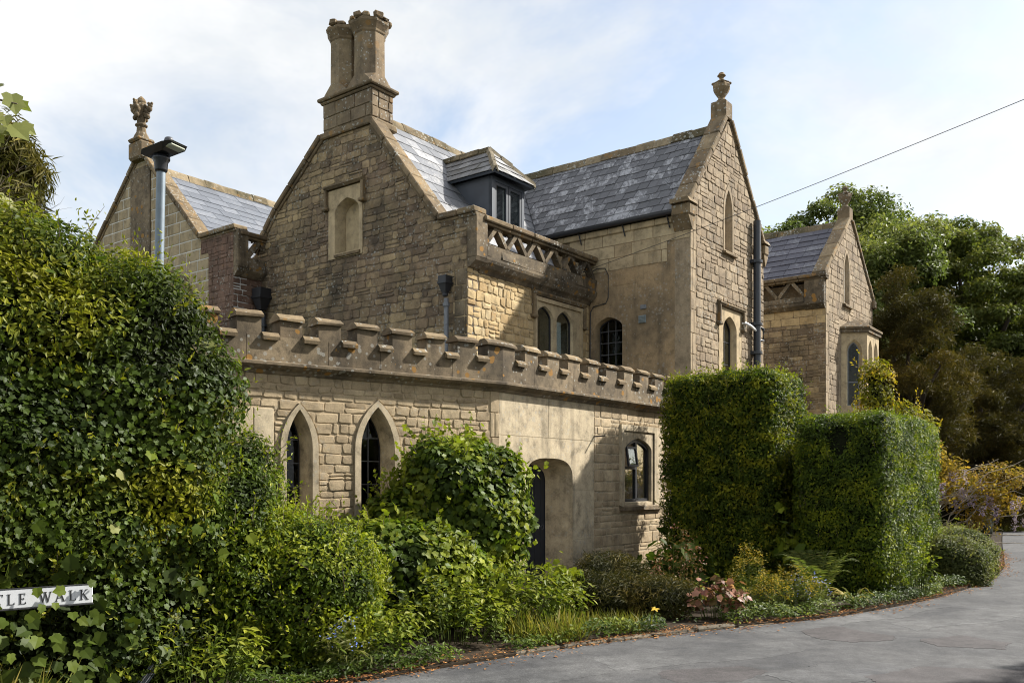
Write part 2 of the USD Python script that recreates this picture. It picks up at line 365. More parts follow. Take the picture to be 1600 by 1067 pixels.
S = {}
S['gable'] = stone_mat('old_gable_stone', (0.11, 0.085, 0.056), (0.235, 0.18, 0.108), (0.43, 0.33, 0.185), stain_lv=(0.47, 0.70), stain_amt=0.62, blotch=0.7, lichen=0.45, orange=0.1, red=0.5, streak=0.25, bump=0.6)
S['gable_mortar'] = stone_mat('old_gable_mortar', (0.15, 0.125, 0.09), (0.19, 0.155, 0.11), (0.22, 0.18, 0.13), stain_lv=(0.45, 0.7), lichen=0.7, orange=0.1, red=0.4, bump=0.5)
S['honey'] = stone_mat('honey_stone', (0.36, 0.25, 0.125), (0.46, 0.34, 0.18), (0.54, 0.43, 0.26), stain_lv=(0.6, 0.85), stain_amt=0.45, lichen=0.2, orange=0.05, streak=0.15, bump=0.5)
S['honey_mortar'] = stone_mat('honey_mortar', (0.36, 0.28, 0.17), (0.42, 0.33, 0.20), (0.46, 0.37, 0.24), stain_lv=(0.6, 0.85), stain_amt=0.4, lichen=0.1, orange=0.0, streak=0.15)
S['dressed'] = stone_mat('dressed_stone', (0.34, 0.26, 0.16), (0.43, 0.345, 0.22), (0.50, 0.42, 0.28), stain_lv=(0.56, 0.8), stain_amt=0.5, lichen=0.15, orange=0.05, streak=0.3, bump=0.2, grain=0.18)
S['wall'] = stone_mat('garden_wall_stone', (0.29, 0.225, 0.145), (0.41, 0.325, 0.215), (0.53, 0.43, 0.29), stain_lv=(0.58, 0.82), stain_amt=0.45, lichen=0.2, orange=0.08, streak=0.2, bump=0.75)
S['wall_mortar'] = stone_mat('garden_wall_mortar', (0.36, 0.285, 0.19), (0.42, 0.335, 0.225), (0.46, 0.38, 0.26), stain_lv=(0.6, 0.85), stain_amt=0.35, lichen=0.1, orange=0.03, streak=0.15, bump=0.5)
S['parapet'] = stone_mat('weathered_parapet_stone', (0.15, 0.115, 0.075), (0.205, 0.16, 0.105), (0.28, 0.225, 0.15), blotch=0.75, stain_lv=(0.42, 0.62), stain_amt=0.7, lichen=0.5, orange=0.9, streak=0.5, bump=0.55)
S['coping'] = stone_mat('mossy_coping_stone', (0.14, 0.10, 0.06), (0.20, 0.15, 0.09), (0.28, 0.215, 0.13), stain_lv=(0.45, 0.7), stain_amt=0.7, lichen=0.7, orange=0.55, streak=0.35, bump=0.6, seed=3.0)
S['ashlar'] = stone_mat('pale_ashlar', (0.42, 0.355, 0.25), (0.46, 0.39, 0.28), (0.50, 0.43, 0.31), stain_lv=(0.52, 0.85), stain_amt=0.40, lichen=0.35, orange=0.03, streak=0.42, bump=0.3, grain=0.3, blotch=0.6, seed=7.0)
S['render'] = stone_mat('weathered_render', (0.31, 0.22, 0.125), (0.35, 0.255, 0.15), (0.43, 0.32, 0.19), stain=(0.10, 0.085, 0.062), stain_lv=(0.42, 0.70), stain_amt=0.75, lichen=0.35, orange=0.04, streak=0.5, bump=0.25, grain=0.25, seed=5.0)
S['wing'] = stone_mat('wing_stone', (0.19, 0.145, 0.10), (0.28, 0.22, 0.152), (0.39, 0.32, 0.225), blotch=0.6, stain_lv=(0.50, 0.74), stain_amt=0.5, lichen=0.4, orange=0.1, streak=0.3, bump=0.7, seed=11.0)
S['wing_mortar'] = stone_mat('wing_mortar', (0.26, 0.205, 0.14), (0.32, 0.255, 0.175), (0.36, 0.29, 0.20), stain_lv=(0.52, 0.78), stain_amt=0.5, lichen=0.4, orange=0.05, streak=0.3, seed=11.0)
S['chimney'] = stone_mat('chimney_stone', (0.20, 0.155, 0.095), (0.26, 0.205, 0.13), (0.33, 0.265, 0.175), stain_lv=(0.45, 0.70), stain_amt=0.7, lichen=0.75, orange=0.3, red=0.3, streak=0.5, bump=0.5, seed=2.0)
S['block'] = stone_mat('buff_block', (0.30, 0.24, 0.15), (0.34, 0.275, 0.175), (0.38, 0.31, 0.205), stain_lv=(0.58, 0.8), stain_amt=0.55, lichen=0.2, orange=0.0, streak=0.45, bump=0.2, seed=9.0)
S['white_mortar'] = plain_mat('pale_mortar', (0.52, 0.50, 0.45), 0.9, var=0.2, scale=3.0)
S['red_stone'] = stone_mat('reddened_stone', (0.13, 0.08, 0.06), (0.19, 0.115, 0.085), (0.25, 0.165, 0.12), stain_lv=(0.45, 0.7), stain_amt=0.6, lichen=0.5, orange=0.2, red=0.3, bump=0.6)
S['slate_pale'] = slate_mat('pale_wet_slate', (0.10, 0.103, 0.108), (0.155, 0.158, 0.165), (0.23, 0.23, 0.235), lichen=0.5, rough=0.42, lich_col=(0.40, 0.39, 0.37), spec=0.6)  # paler and glossier than the dark slate
S['slate_dark'] = slate_mat('dark_lichened_slate', (0.036, 0.036, 0.038), (0.068, 0.067, 0.071), (0.110, 0.109, 0.113), lichen=0.6, rough=0.6, lich_col=(0.36, 0.36, 0.37))
S['slate_new'] = slate_mat('smooth_slate', (0.085, 0.092, 0.105), (0.12, 0.13, 0.148), (0.155, 0.165, 0.185), lichen=0.15, rough=0.45, spec=0.5)
S['slate_purple'] = slate_mat('purple_slate', (0.062, 0.058, 0.072), (0.088, 0.083, 0.10), (0.125, 0.118, 0.138), lichen=0.3, rough=0.5)
S['slate_mossy'] = slate_mat('mossy_slate', (0.12, 0.115, 0.11), (0.17, 0.165, 0.16), (0.24, 0.235, 0.225), lichen=0.5, rough=0.6, moss=0.5)
S['ridge'] = stone_mat('ridge_tile_stone', (0.15, 0.115, 0.07), (0.22, 0.175, 0.11), (0.30, 0.245, 0.165), stain=(0.05, 0.046, 0.018), stain_lv=(0.42, 0.62), stain_amt=0.85, lichen=0.7, orange=0.4, bump=0.8, seed=4.0)
S['lead'] = plain_mat('dormer_lead', (0.045, 0.054, 0.068), 0.5, var=0.25, scale=3.0)
S['frame_grey'] = plain_mat('grey_painted_frame', (0.034, 0.040, 0.050), 0.45, var=0.08)
S['iron'] = plain_mat('black_iron', (0.012, 0.012, 0.014), 0.5, var=0.3)
S['iron_worn'] = plain_mat('worn_iron_bar', (0.055, 0.055, 0.058), 0.5, var=0.6, scale=30.0)
S['pipe_grey'] = plain_mat('weathered_grey_pipe', (0.13, 0.135, 0.14), 0.6, var=0.45, scale=12.0)
S['pipe_black'] = plain_mat('black_pipe', (0.016, 0.019, 0.024), 0.38, var=0.2)
S['door'] = plain_mat('navy_door_paint', (0.010, 0.013, 0.020), 0.45, var=0.2)
S['white'] = plain_mat('white_plastic', (0.70, 0.70, 0.68), 0.4, var=0.05)
S['curtain'] = plain_mat('white_curtain', (0.72, 0.70, 0.66), 0.9, var=0.08)
S['vent'] = plain_mat('grey_vent', (0.17, 0.20, 0.20), 0.5, var=0.2)
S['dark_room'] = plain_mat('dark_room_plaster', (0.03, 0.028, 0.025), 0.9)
S['galv'] = plain_mat('galvanised_steel', (0.15, 0.185, 0.215), 0.5, metallic=0.25, var=0.18, scale=9.0)
S['lamp_black'] = plain_mat('lamp_casing', (0.012, 0.013, 0.016), 0.35, var=0.2)
S['lamp_lens'] = plain_mat('lamp_lens', (0.36, 0.38, 0.30), 0.25, var=0.1)
S['cable'] = plain_mat('cable_sheath', (0.02, 0.02, 0.02), 0.6)
S['sign_white'] = plain_mat('sign_enamel', (0.52, 0.53, 0.54), 0.4, var=0.06)  # the shade on the plate is put into this dulled white
S['sign_black'] = plain_mat('sign_letter_black', (0.02, 0.02, 0.02), 0.45)
S['terracotta'] = plain_mat('mossy_cap_slab', (0.16, 0.13, 0.08), 0.9, var=0.5, scale=12.0, bump=0.6)
glass = mat('window_glass', {'f': ('fresnel', {'IOR': 1.5}), 'mu': ('math', {'math_type': 'multiply', 'value2': 0.4}), 't': ('transparent_bsdf', {'color': (0.80, 0.84, 0.83)}), 'gl': ('glossy_bsdf', {'color': (0.9, 0.9, 0.9), 'roughness': 0.02}), 'm': ('mix_closure', {})},
            [('f.fac', 'mu.value1'), ('mu.value', 'm.fac'), ('t.BSDF', 'm.closure1'), ('gl.BSDF', 'm.closure2')], 'm.closure')

# ---------------------------------------------------------------- the plan: directions and corners found from the photograph
ROT = 52.6
R2 = np.array([math.cos(math.radians(ROT)), math.sin(math.radians(ROT))]); L2 = np.array([-R2[1], R2[0]])
C2 = np.array([-0.814, 16.0]); K2 = np.array([-0.175, 12.0]); N2 = np.array([-6.03, 19.05]); H2 = np.array([8.73, 24.5])
D1 = np.array([0.794, 0.607]); D1 = D1 / np.linalg.norm(D1); Q1 = np.array([D1[1], -D1[0]])       # along the bed in front of the angled wall, and out of it

X, Y, Z = np.eye(3)

def opening(th, fr, name, uc, hw, z0, zs, rise, kind, outer, material, depth=0.2, splay=0.05, proud=0.012, bars=(2, 3), fmat='iron', fw=0.03, bar_w=0.014, blind=None, sill=True, barmat=None, label=None, back=-0.33, sill_mat='parapet', n=9):
    """a dressed stone surround with splayed reveals, and the sash or iron light set back in it"""
    front = arch(uc, hw, z0, zs, rise, kind, n); inner = arch(uc, hw - splay, z0 + splay * 0.3, zs, rise - splay * (1.2 if kind == 'gothic' else 0.7), kind, n)
    pf, pi_ = Polygon(front), Polygon(inner)
    mb = MB().add(*prism(fr, outer.difference(pf), back, proud, 0.45))
    mb.add(*loft(fr, front, proud - 0.001, inner, -depth), 0.62)
    mb.add(*prism(fr, pf.buffer(0.02).difference(pi_), -depth - 0.05, -depth - 0.002, 0.5))
    w = build(th, name, mb, material, label=label)
    if blind is not None:
        build(w, 'blind_panel', prism(fr, pi_.buffer(0.02), -depth - 0.06, -depth - 0.012, 0.5), blind)
    else:
        d = -depth - 0.03
        build(w, 'frame', prism(fr, pi_.buffer(0.012).difference(pi_.buffer(-fw)), d - 0.03, d, 0.5), S[fmat])
        u0, v0, u1, v1 = pi_.bounds; us = np.linspace(u0 + fw, u1 - fw, bars[0] + 1); vs = np.linspace(v0 + fw, v1 - fw * 0.5, bars[1] + 1)
        core = pi_.buffer(-fw)
        for x in us[1:-1]:
            build(w, 'glazing_bar', prism(fr, sbox(x - bar_w / 2, v0, x + bar_w / 2, v1).intersection(core), d - 0.022, d + 0.002), S[barmat or fmat])
        for z in vs[1:-1]:
            build(w, 'glazing_bar', prism(fr, sbox(u0, z - bar_w / 2, u1, z + bar_w / 2).intersection(core), d - 0.020, d + 0.004), S[barmat or fmat])
        for a, b in zip(us[:-1], us[1:]):
            for c, e in zip(vs[:-1], vs[1:]):
                p = sbox(a + bar_w / 2, c + bar_w / 2, b - bar_w / 2, e - bar_w / 2).intersection(core)
                for g in polys(p):
                    build(w, 'pane', prism(fr, g.buffer(0.003), d - 0.016, d - 0.012), glass)
    if sill:
        o = outer.bounds
        build(w, 'sill', strip(fr, [(-0.1, z0 - 0.10), (0.05, z0 - 0.10), (0.05, z0 - 0.05), (-0.1, z0 + 0.012)], o[0] - 0.02, o[2] + 0.02), S[sill_mat])
    return w

def hood(w, fr, u0, u1, z, drop, m, proud=0.09, th=0.09, stops=True):
    """label mould over a window head, returning down both sides"""
    prof = [(-0.02, z - th), (proud * 0.55, z - th), (proud, z - th * 0.55), (proud * 0.9, z - th * 0.25), (-0.02, z + 0.03)]
    mb = MB().add(*strip(fr, prof, u0, u1))
    for a, s in ((u0, 1), (u1 - 0.075, -1)):
        mb.add(*frbox(fr, a, a + 0.075, z - drop, z - th + 0.004, -0.02, proud * 0.85, 0.012))
        if stops: mb.add(*frbox(fr, a - 0.05, a + 0.11, z - drop - 0.07, z - drop + 0.003, -0.02, proud * 1.05, 0.018))
    return build(w, 'hood_mould', mb, m)

def coping_run(th, fr, pts, d0, d1, thick, length, rng, m, name='coping_stone', b=0.02, drip=True):
    for (a, z), (c, e) in zip(pts[:-1], pts[1:]):
        L = math.hypot(c - a, e - z); n = max(1, round(L / length)); ux, uz = (c - a) / L, (e - z) / L
        f2 = Frame(fr.p(a, z), fr.U * ux + fr.V * uz, -fr.U * uz + fr.V * ux)
        cuts = np.linspace(0, L, n + 1); cuts[1:-1] += rng.uniform(-0.06, 0.06, n - 1)
        for s0, s1 in zip(cuts[:-1], cuts[1:]):
            jd, jt = rng.uniform(-0.008, 0.008), rng.uniform(-0.006, 0.006)
            mb = MB().add(*frbox(f2, s0 + 0.004, s1 - 0.004, 0.0 + jt, thick + jt, d0, d1 + jd, b), np.clip(rng.normal(0.5, 0.22), 0, 1))
            if drip: mb.add(*frbox(f2, s0 + 0.006, s1 - 0.006, -thick * 0.55, 0.004 + jt, d0 + 0.03, d1 - 0.05 + jd, 0.012), 0.4)
            build(th, name, mb, m)

def zigzag(th, fr, u0, u1, zb, zt, n, d0, d1, m, w=0.042, start_up=False):
    per = (u1 - u0) / n; region = sbox(u0, zb - 0.005, u1, zt + 0.005)
    for i in range(n):
        a, c, e = u0 + i * per, u0 + (i + 0.5) * per, u0 + (i + 1) * per
        left = LineString([(a, zb), (c, zt)]).buffer(w, cap_style='square').intersection(region)
        right = LineString([(c, zt), (e, zb)]).buffer(w, cap_style='square').intersection(region).difference(left.buffer(0.002))
        for g in (left, right): build(th, 'parapet_strut', prism(fr, g, d0, d1, 0.5), m)
        for q in (-1, 1):          # cusps that point into the holes
            cx = c + q * per * 0.5 * 0.52
            cz = zb + (zt - zb) * 0.98
            build(th, 'parapet_cusp', prism(fr, Polygon([(cx - 0.055, zt), (cx + 0.055, zt), (cx + 0.012 * q, zt - 0.085)]).difference(left.union(right).buffer(0.001)), d0 + 0.03, d1 - 0.02, 0.45), m) if 0 < i < n - 1 or (q == 1 and i == 0) or (q == -1 and i == n - 1) else None

def wall_backing(fr, poly, holes, thick=0.34):
    for h in holes: poly = poly.difference(h)
    return poly, prism(fr, poly, -thick, -0.003, 0.5)

def urn_finial(th, base, m, s=1.0, rot=0.0):
    x, y, z = base
    v, f = chbox((x, y, z + 0.17 * s), (0.36 * s, 0.36 * s, 0.38 * s), 0.02)
    p = build(th, 'finial', (v, f), m)
    prof = [(0.10, 0.36), (0.115, 0.40), (0.085, 0.43), (0.07, 0.47), (0.10, 0.52), (0.15, 0.60), (0.185, 0.68), (0.185, 0.74), (0.155, 0.78), (0.17, 0.80), (0.12, 0.83), (0.06, 0.86), (0.045, 0.90), (0.06, 0.935), (0.095, 0.96), (0.07, 0.99), (0.055, 1.02), (0.02, 1.04)]
    V, F = lathe([(r * s, h * s) for r, h in prof], 16, (x, y, z))
    a = np.arctan2(V[:, 1] - y, V[:, 0] - x); rr = np.hypot(V[:, 0] - x, V[:, 1] - y)
    k = 1 + 0.06 * np.cos(8 * a) * (rr > 0.1 * s)
    V[:, 0] = x + (V[:, 0] - x) * k; V[:, 1] = y + (V[:, 1] - y) * k
    build(p, 'urn', (V, F), m)
    for i in range(4):
        b = i * math.pi / 2 + 0.5
        c = np.array([x + 0.175 * s * math.cos(b), y + 0.175 * s * math.sin(b), z + 0.79 * s])
        m_ = trimesh.creation.icosphere(1, 0.045 * s); build(p, 'swag', (m_.vertices * [1, 1, 0.7] + c, m_.faces), m)

def ridge_tiles(th, p0, p1, rng, m, length=0.45, w=0.15, h=0.13, name='ridge_tile'):
    p0, p1 = np.array(p0, float), np.array(p1, float); L = np.linalg.norm(p1 - p0); d = (p1 - p0) / L; side = np.cross([0, 0, 1.0], d); n = int(L / length)
    fr = Frame(p0, side, np.cross(d, side)) if False else None
    for i in range(n):
        a, b = i * L / n + 0.004, (i + 1) * L / n - 0.004
        jz = rng.uniform(-0.012, 0.012); js = rng.uniform(-0.012, 0.012)
        prof = [(-w, -h), (-w * 0.55, h * 0.25), (-0.04, h * 0.62), (0.04, h * 0.62), (w * 0.55, h * 0.25), (w, -h), (w * 0.8, -h - 0.02), (0, h * 0.2), (-w * 0.8, -h - 0.02)]
        V = []
        for s in (a, b):
            for x, z in prof: V.append(p0 + d * s + side * (x + js) + np.array([0, 0, z + jz + rng.uniform(-0.008, 0.008)]))
        k = len(prof); F = []
        for q in range(k):
            r = (q + 1) % k; F += [(q, r, k + r), (q, k + r, k + q)]
        for e, fl in ((0, 1), (k, -1)):
            for t in ((0, 1, 8), (1, 2, 8), (2, 7, 8), (2, 3, 7), (3, 4, 7), (4, 6, 7), (4, 5, 6)):
                F.append(tuple(e + x for x in (t[::-1] if fl == -1 else t)))
        V = np.array(V); F = np.array(F)
        if trimesh.Trimesh(V, F, process=False).volume < 0: F = F[:, ::-1]
        build(th, name, (V, F, np.clip(rng.normal(0.5, 0.25), 0, 1)), m)

def pipe(th, name, pts, r, m, brackets=(), n=10, **kw):
    p = build(th, name, tube(pts, r, n), m, True, **kw)
    for q in brackets: build(p, 'bracket', lathe([(r * 1.25, -0.035), (r * 1.45, -0.03), (r * 1.45, 0.03), (r * 1.25, 0.035)], n, q), m)
    return p

def hopper(p, c, m, s=1.0):
    x, y, z = c; mb = MB()
    def ring(hx, z_): return [(x - hx, y - hx, z_), (x + hx, y - hx, z_), (x + hx, y + hx, z_), (x - hx, y + hx, z_)]
    mb.add(*hull(ring(0.055 * s, z - 0.18 * s) + ring(0.115 * s, z + 0.02 * s)))
    mb.add(*hull(ring(0.13 * s, z + 0.021 * s) + ring(0.13 * s, z + 0.06 * s)))
    for sx, sy, wx, wy in ((-1, 0, 0.012, 0.115), (1, 0, 0.012, 0.115), (0, -1, 0.115, 0.012), (0, 1, 0.115, 0.012)):
        mb.add(*chbox((x + sx * 0.105 * s, y + sy * 0.105 * s, z + 0.13 * s), (2 * wx * s, 2 * wy * s, 0.14 * s), 0.004))
    mb.add(*lathe([(0.05 * s, 0), (0.065 * s, 0.02), (0.065 * s, 0.05), (0.05 * s, 0.07)], 10, (x, y, z - 0.26 * s)))
    build(p, 'hopper_head', mb, m)

# ================================================================ the main house
rng = np.random.default_rng(11)
HOUSE = thing('stone_house', 'large old stone house with the twin chimney gable, grey dormer and lattice parapet', 'house', (*C2, 0), ROT)
groups, roofs = [], []
fW = Frame((0, 0, 0), -Y)            # u = -b, looks towards -a
fS = Frame((0, 0, 0), X)             # u = a, looks towards -b
fE = Frame((4.11, 0, 0), -Y)         # the rendered side wall
fG = Frame((0, -2.415, 0), X)        # the far gable

# chimney gable
gab = Polygon([(-6.6, 0), (0, 0), (0, 6.5), (-0.72, 6.55), (-2.50, 8.76), (-3.94, 8.82), (-5.43, 7.58), (-6.15, 6.80), (-6.6, 6.6)])
niche_out = sbox(-3.76, 6.24, -2.74, 7.66)
niche_ring = arch(-3.20, 0.36, 6.34, 7.18, 0.26, 'tudor')
_, bk = wall_backing(fW, gab, [niche_out])
gw = build(HOUSE, 'gable_wall', bk, S['gable_mortar'])
quoin = sbox(-0.30, 2.6, 0.0, 5.55)
reg = gab.intersection(sbox(-6.3, 2.75, 0.0, 9)).difference(niche_out.buffer(0.01)).difference(quoin).buffer(-0.004)
def gtone(r, u, z):
    return np.clip(r.normal(0.44, 0.20) + (0.16 if z < 5.9 and u > -3 else 0) + (0.1 if z > 7.3 and u < -2.6 else 0), 0, 1)
st = rubble(fW, reg, (0.09, 0.21), (0.14, 0.46), 0.010, rng, depth=(0.003, 0.015), ragged=0.015, split=0.14, cut=0.05, tone=gtone, bulge=0.003)
groups.append((gw, st, S['gable']))
qs = rubble(fW, quoin, (0.22, 0.34), (0.3, 0.3001), 0.012, rng, depth=(0.008, 0.014), split=0, bond=False, ragged=0.006)
groups.append((gw, qs, S['parapet']))
nw = opening(HOUSE, fW, 'blind_window', -3.20, 0.36, 6.34, 7.18, 0.26, 'tudor', niche_out, S['dressed'], depth=0.20, splay=0.08, proud=0.02, blind=S['dressed'], sill=False)
build(nw, 'sill', strip(fW, [(-0.15, 6.26), (0.055, 6.26), (0.06, 6.31), (-0.15, 6.38)], -3.55, -2.80), S['coping'])
hood(nw, fW, -3.84, -2.66, 7.78, 0.45, S['coping'], proud=0.11, th=0.10)
coping_run(HOUSE, fW, [(-6.2, 6.76), (-5.43, 7.60), (-3.94, 8.82)], -0.30, 0.09, 0.11, 0.62, rng, S['coping'])
coping_run(HOUSE, fW, [(-2.50, 8.78), (-0.72, 6.56)], -0.30, 0.09, 0.11, 0.62, rng, S['coping'])
coping_run(HOUSE, fW, [(-0.70, 6.52), (0.22, 6.52)], -0.30, 0.08, 0.11, 0.5, rng, S['coping'])

# chimney
chb = MB().add(*chbox((0.30, 3.22, 8.95), (0.60, 1.44, 1.16), 0.02))
ch = build(HOUSE, 'chimney', chb, S['chimney'])
crs = rubble(Frame((0, 0, 0), -Y), sbox(-3.93, 8.95, -2.51, 9.50), (0.26, 0.29), (0.32, 0.6), 0.012, rng, depth=(0.012, 0.02), split=0.1, ragged=0.006)
crs2 = rubble(Frame((0, 2.50, 0), X), sbox(0.01, 8.5, 0.59, 9.50), (0.2, 0.26), (0.2, 0.34), 0.012, rng, depth=(0.010, 0.02), split=0.1, ragged=0.008)
for p in crs + crs2: build(ch, 'stone', p[:3], S['chimney'])
for k, (z0, z1, o) in enumerate(((8.77, 8.90, 0.07), (9.50, 9.56, 0.05), (9.555, 9.63, 0.10))):
    mb = MB()
    mb.add(*chbox((0.30, 3.22, (z0 + z1) / 2), (0.60 + 2 * o, 1.44 + 2 * o, z1 - z0), 0.022))
    build(ch, 'string_course', mb, S['coping'])
for i, (b, dz) in enumerate(((2.865, 0.0), (3.575, 0.06))):
    ph = math.pi / 8; c = (0.30, b, 0)
    sq = [(0.30 + sx * 0.33, b + sy * 0.335, 9.62) for sx in (-1, 1) for sy in (-1, 1)] + [(0.30 + sx * 0.31, b + sy * 0.31, 9.70) for sx in (-1, 1) for sy in (-1, 1)]
    o8 = [(0.30 + 0.335 * math.cos(ph + k * math.pi / 4), b + 0.335 * math.sin(ph + k * math.pi / 4), 9.87) for k in range(8)]
    stp = build(ch, 'chimney_stack', MB().add(*hull(sq + o8)).add(*lathe([(0.333, 9.86), (0.325, 10.72 + dz)], 8, c, ph)), S['chimney'])
    zt = 10.70 + dz
    build(ch, 'stack_cap', MB().add(*lathe([(0.326, zt), (0.345, zt + 0.03), (0.345, zt + 0.07), (0.385, zt + 0.15), (0.415, zt + 0.20), (0.415, zt + 0.25), (0.38, zt + 0.28), (0.30, zt + 0.28)], 8, c, ph), 0.4), S['coping'])
    for k in range(10):
        a = k * 2 * math.pi / 10 + rng.uniform(-0.15, 0.15); rr = 0.34 + rng.uniform(-0.02, 0.035); hgt = rng.uniform(0.06, 0.15)
        v, f = chbox((0, 0, 0), (rng.uniform(0.10, 0.16), rng.uniform(0.14, 0.22), hgt), 0.03)
        v = v + rng.uniform(-0.012, 0.012, v.shape)
        ca, sa = math.cos(a), math.sin(a); v = np.c_[v[:, 0] * ca - v[:, 1] * sa, v[:, 0] * sa + v[:, 1] * ca, v[:, 2]] + [0.30 + rr * ca, b + rr * sa, zt + 0.27 + hgt * 0.4]
        build(ch, 'cap_stone', (v, f, rng.uniform(0.2, 0.8)), S['coping'])
build(ch, 'kneeler', MB().add(*chbox((0.62, 2.46, 8.52), (0.16, 0.16, 0.12), 0.03)), S['coping'])

# window wall with the lattice parapet
win_out = sbox(2.06, 3.55, 3.80, 5.38)
wpoly = Polygon([(0, 0), (4.11, 0), (4.11, 5.62), (0, 5.62)])
_, bk = wall_backing(fS, wpoly, [win_out])
sw = build(HOUSE, 'window_wall', bk, S['honey_mortar'])
reg = sbox(0.0, 2.75, 4.11, 5.60).difference(win_out.buffer(0.012)).difference(sbox(2.0, 5.37, 3.9, 5.6)).buffer(-0.004)
groups.append((sw, rubble(fS, reg, (0.11, 0.21), (0.13, 0.34), 0.012, rng, depth=(0.004, 0.016), bevel=0.012, ragged=0.014, split=0.12, cut=0.035, bulge=0.005, tone=lambda r, u, z: np.clip(r.normal(0.5, 0.25), 0, 1)), S['honey']))
# two arched lights under one square head
l1, l2 = (2.425, 0.305), (3.155, 0.305)
mb = MB(); front, holes = [], []
for uc, hw in (l1, l2):
    fr_ = arch(uc, hw, 3.62, 4.98, 0.25, 'tudor'); inn = arch(uc, hw - 0.02, 3.63, 4.98, 0.235, 'tudor'); holes.append((fr_, inn))
mb.add(*prism(fS, win_out.difference(Polygon(holes[0][0])).difference(Polygon(holes[1][0])), -0.33, 0.012, 0.55))
for fr_, inn in holes:
    mb.add(*loft(fS, fr_, 0.011, inn, -0.035), 0.7); mb.add(*prism(fS, Polygon(fr_).buffer(0.02).difference(Polygon(inn)), -0.12, -0.037, 0.5))
tw = build(HOUSE, 'window', mb, S['dressed'])
rim = win_out.buffer(0.0).difference(sbox(2.12, 3.0, 3.74, 5.30))
build(tw, 'square_head', prism(fS, rim, 0.012, 0.05, 0.5), S['dressed'])
for fr_, inn in holes:
    P = Polygon(inn); u0, v0, u1, v1 = P.bounds
    build(tw, 'frame', prism(fS, P.buffer(0.004).difference(P.buffer(-0.028)), -0.075, -0.045), S['iron'])
    build(tw, 'glazing_bar', prism(fS, sbox(u0 + 0.03, 4.16, u1 - 0.03, 4.185), -0.072, -0.048), S['iron'])
    build(tw, 'pane', prism(fS, P.buffer(-0.03).intersection(sbox(0, 4.186, 9, 9)), -0.062, -0.058), glass)
    build(tw, 'pane', prism(fS, P.buffer(-0.03).intersection(sbox(0, 0, 9, 4.159)), -0.062, -0.058), glass)
# curtain inside the right hand light
uu = np.linspace(2.95, 3.25, 40); dd = -0.16 + 0.02 * np.sin(uu * 70)
cv = np.vstack([np.c_[uu, np.full(40, 3.7), dd], np.c_[uu * 0.9 + 0.30, np.full(40, 5.02), dd]]); cf = [(i, i + 1, 40 + i + 1) for i in range(39)] + [(i, 41 + i, 40 + i) for i in range(39)]
build(tw, 'curtain', (fS.P(cv), np.array(cf)), S['curtain'], True)
hood(tw, fS, 1.98, 3.90, 5.50, 0.50, S['coping'], proud=0.10, th=0.10)
# cavetto string, pier, zigzag, coping
prof = [(-0.05, 5.50), (0.03, 5.50), (0.06, 5.56), (0.13, 5.60), (0.20, 5.68), (0.22, 5.73), (0.22, 5.78), (-0.05, 5.78)]
build(HOUSE, 'string_course', strip(fS, prof, 0.30, 4.11), S['parapet'])
mb = MB().add(*frbox(fS, 0.0, 0.34, 5.72, 6.53, -0.30, 0.215, 0.015))
mb.add(*hull(fS.P([(u, z, d) for u in (0.0, 0.36) for z, d in ((5.72, 0.225), (5.72, -0.1), (5.66, 0.20), (5.56, 0.06), (5.54, -0.1))])))
build(HOUSE, 'parapet_pier', mb, S['parapet'])
pp = rubble(fS, sbox(0.345, 5.785, 4.11, 6.03), (0.24, 0.2401), (0.5, 0.9), 0.006, rng, depth=(0.190, 0.196), split=0, ragged=0.002, cut=0.006, flat=True)
for p in pp: build(HOUSE, 'parapet_stone', p[:3], S['parapet'])
build(HOUSE, 'parapet_core', prism(fS, sbox(0.345, 5.785, 4.10, 6.02), 0.02, 0.186, 0.4), S['parapet'])
zigzag(HOUSE, fS, 0.36, 4.09, 6.03, 6.40, 6, 0.03, 0.17, S['parapet'])
coping_run(HOUSE, fS, [(0.225, 6.42), (4.10, 6.42)], -0.06, 0.26, 0.10, 0.75, rng, S['coping'])

# rendered side wall with the ironwork window
rend = Polygon([(-2.2, 0), (2.415, 0), (2.415, 7.05), (-2.2, 7.05)])
iw_ring = arch(0.50, 0.34, 3.62, 4.98, 0.22, 'tudor'); iw_out = Polygon(arch(0.50, 0.45, 3.5, 4.98, 0.32, 'tudor'))
_, bk = wall_backing(fE, rend, [iw_out])
ew = build(HOUSE, 'rendered_wall', bk, S['render'])
opening(HOUSE, fE, 'window', 0.50, 0.34, 3.62, 4.98, 0.22, 'tudor', iw_out, S['render'], depth=0.12, splay=0.03, proud=0.004, bars=(3, 6), fw=0.025, bar_w=0.02, barmat='iron_worn', sill=False, label='small dark iron-barred window')
ash = rubble(fE, sbox(-0.5, 6.18, 2.41, 6.98).difference(sbox(1.9, 6.0, 2.5, 6.6)), (0.26, 0.33), (0.42, 0.8), 0.008, rng, depth=(0.002, 0.010), split=0, flat=True)
groups.append((ew, ash, S['dressed']))
ash = rubble(fE, sbox(0.1, 5.5, 1.2, 6.17), (0.30, 0.34), (0.5, 0.9), 0.006, rng, depth=(0.001, 0.004), split=0, flat=True)
groups.append((ew, ash[::2], S['render']))
vg = build(HOUSE, 'vent_grille', frbox(fE, 1.24, 1.41, 4.98, 5.14, -0.01, 0.022, 0.006), S['vent'])
for k in range(5): build(vg, 'louvre', frbox(fE, 1.255, 1.395, 4.995 + k * 0.028, 5.012 + k * 0.028, 0.01, 0.034, 0.003), S['vent'])
build(HOUSE, 'wall_hook', frbox(fE, 1.28, 1.42, 5.27, 5.36, 0.0, 0.02, 0.006), S['pipe_grey'])
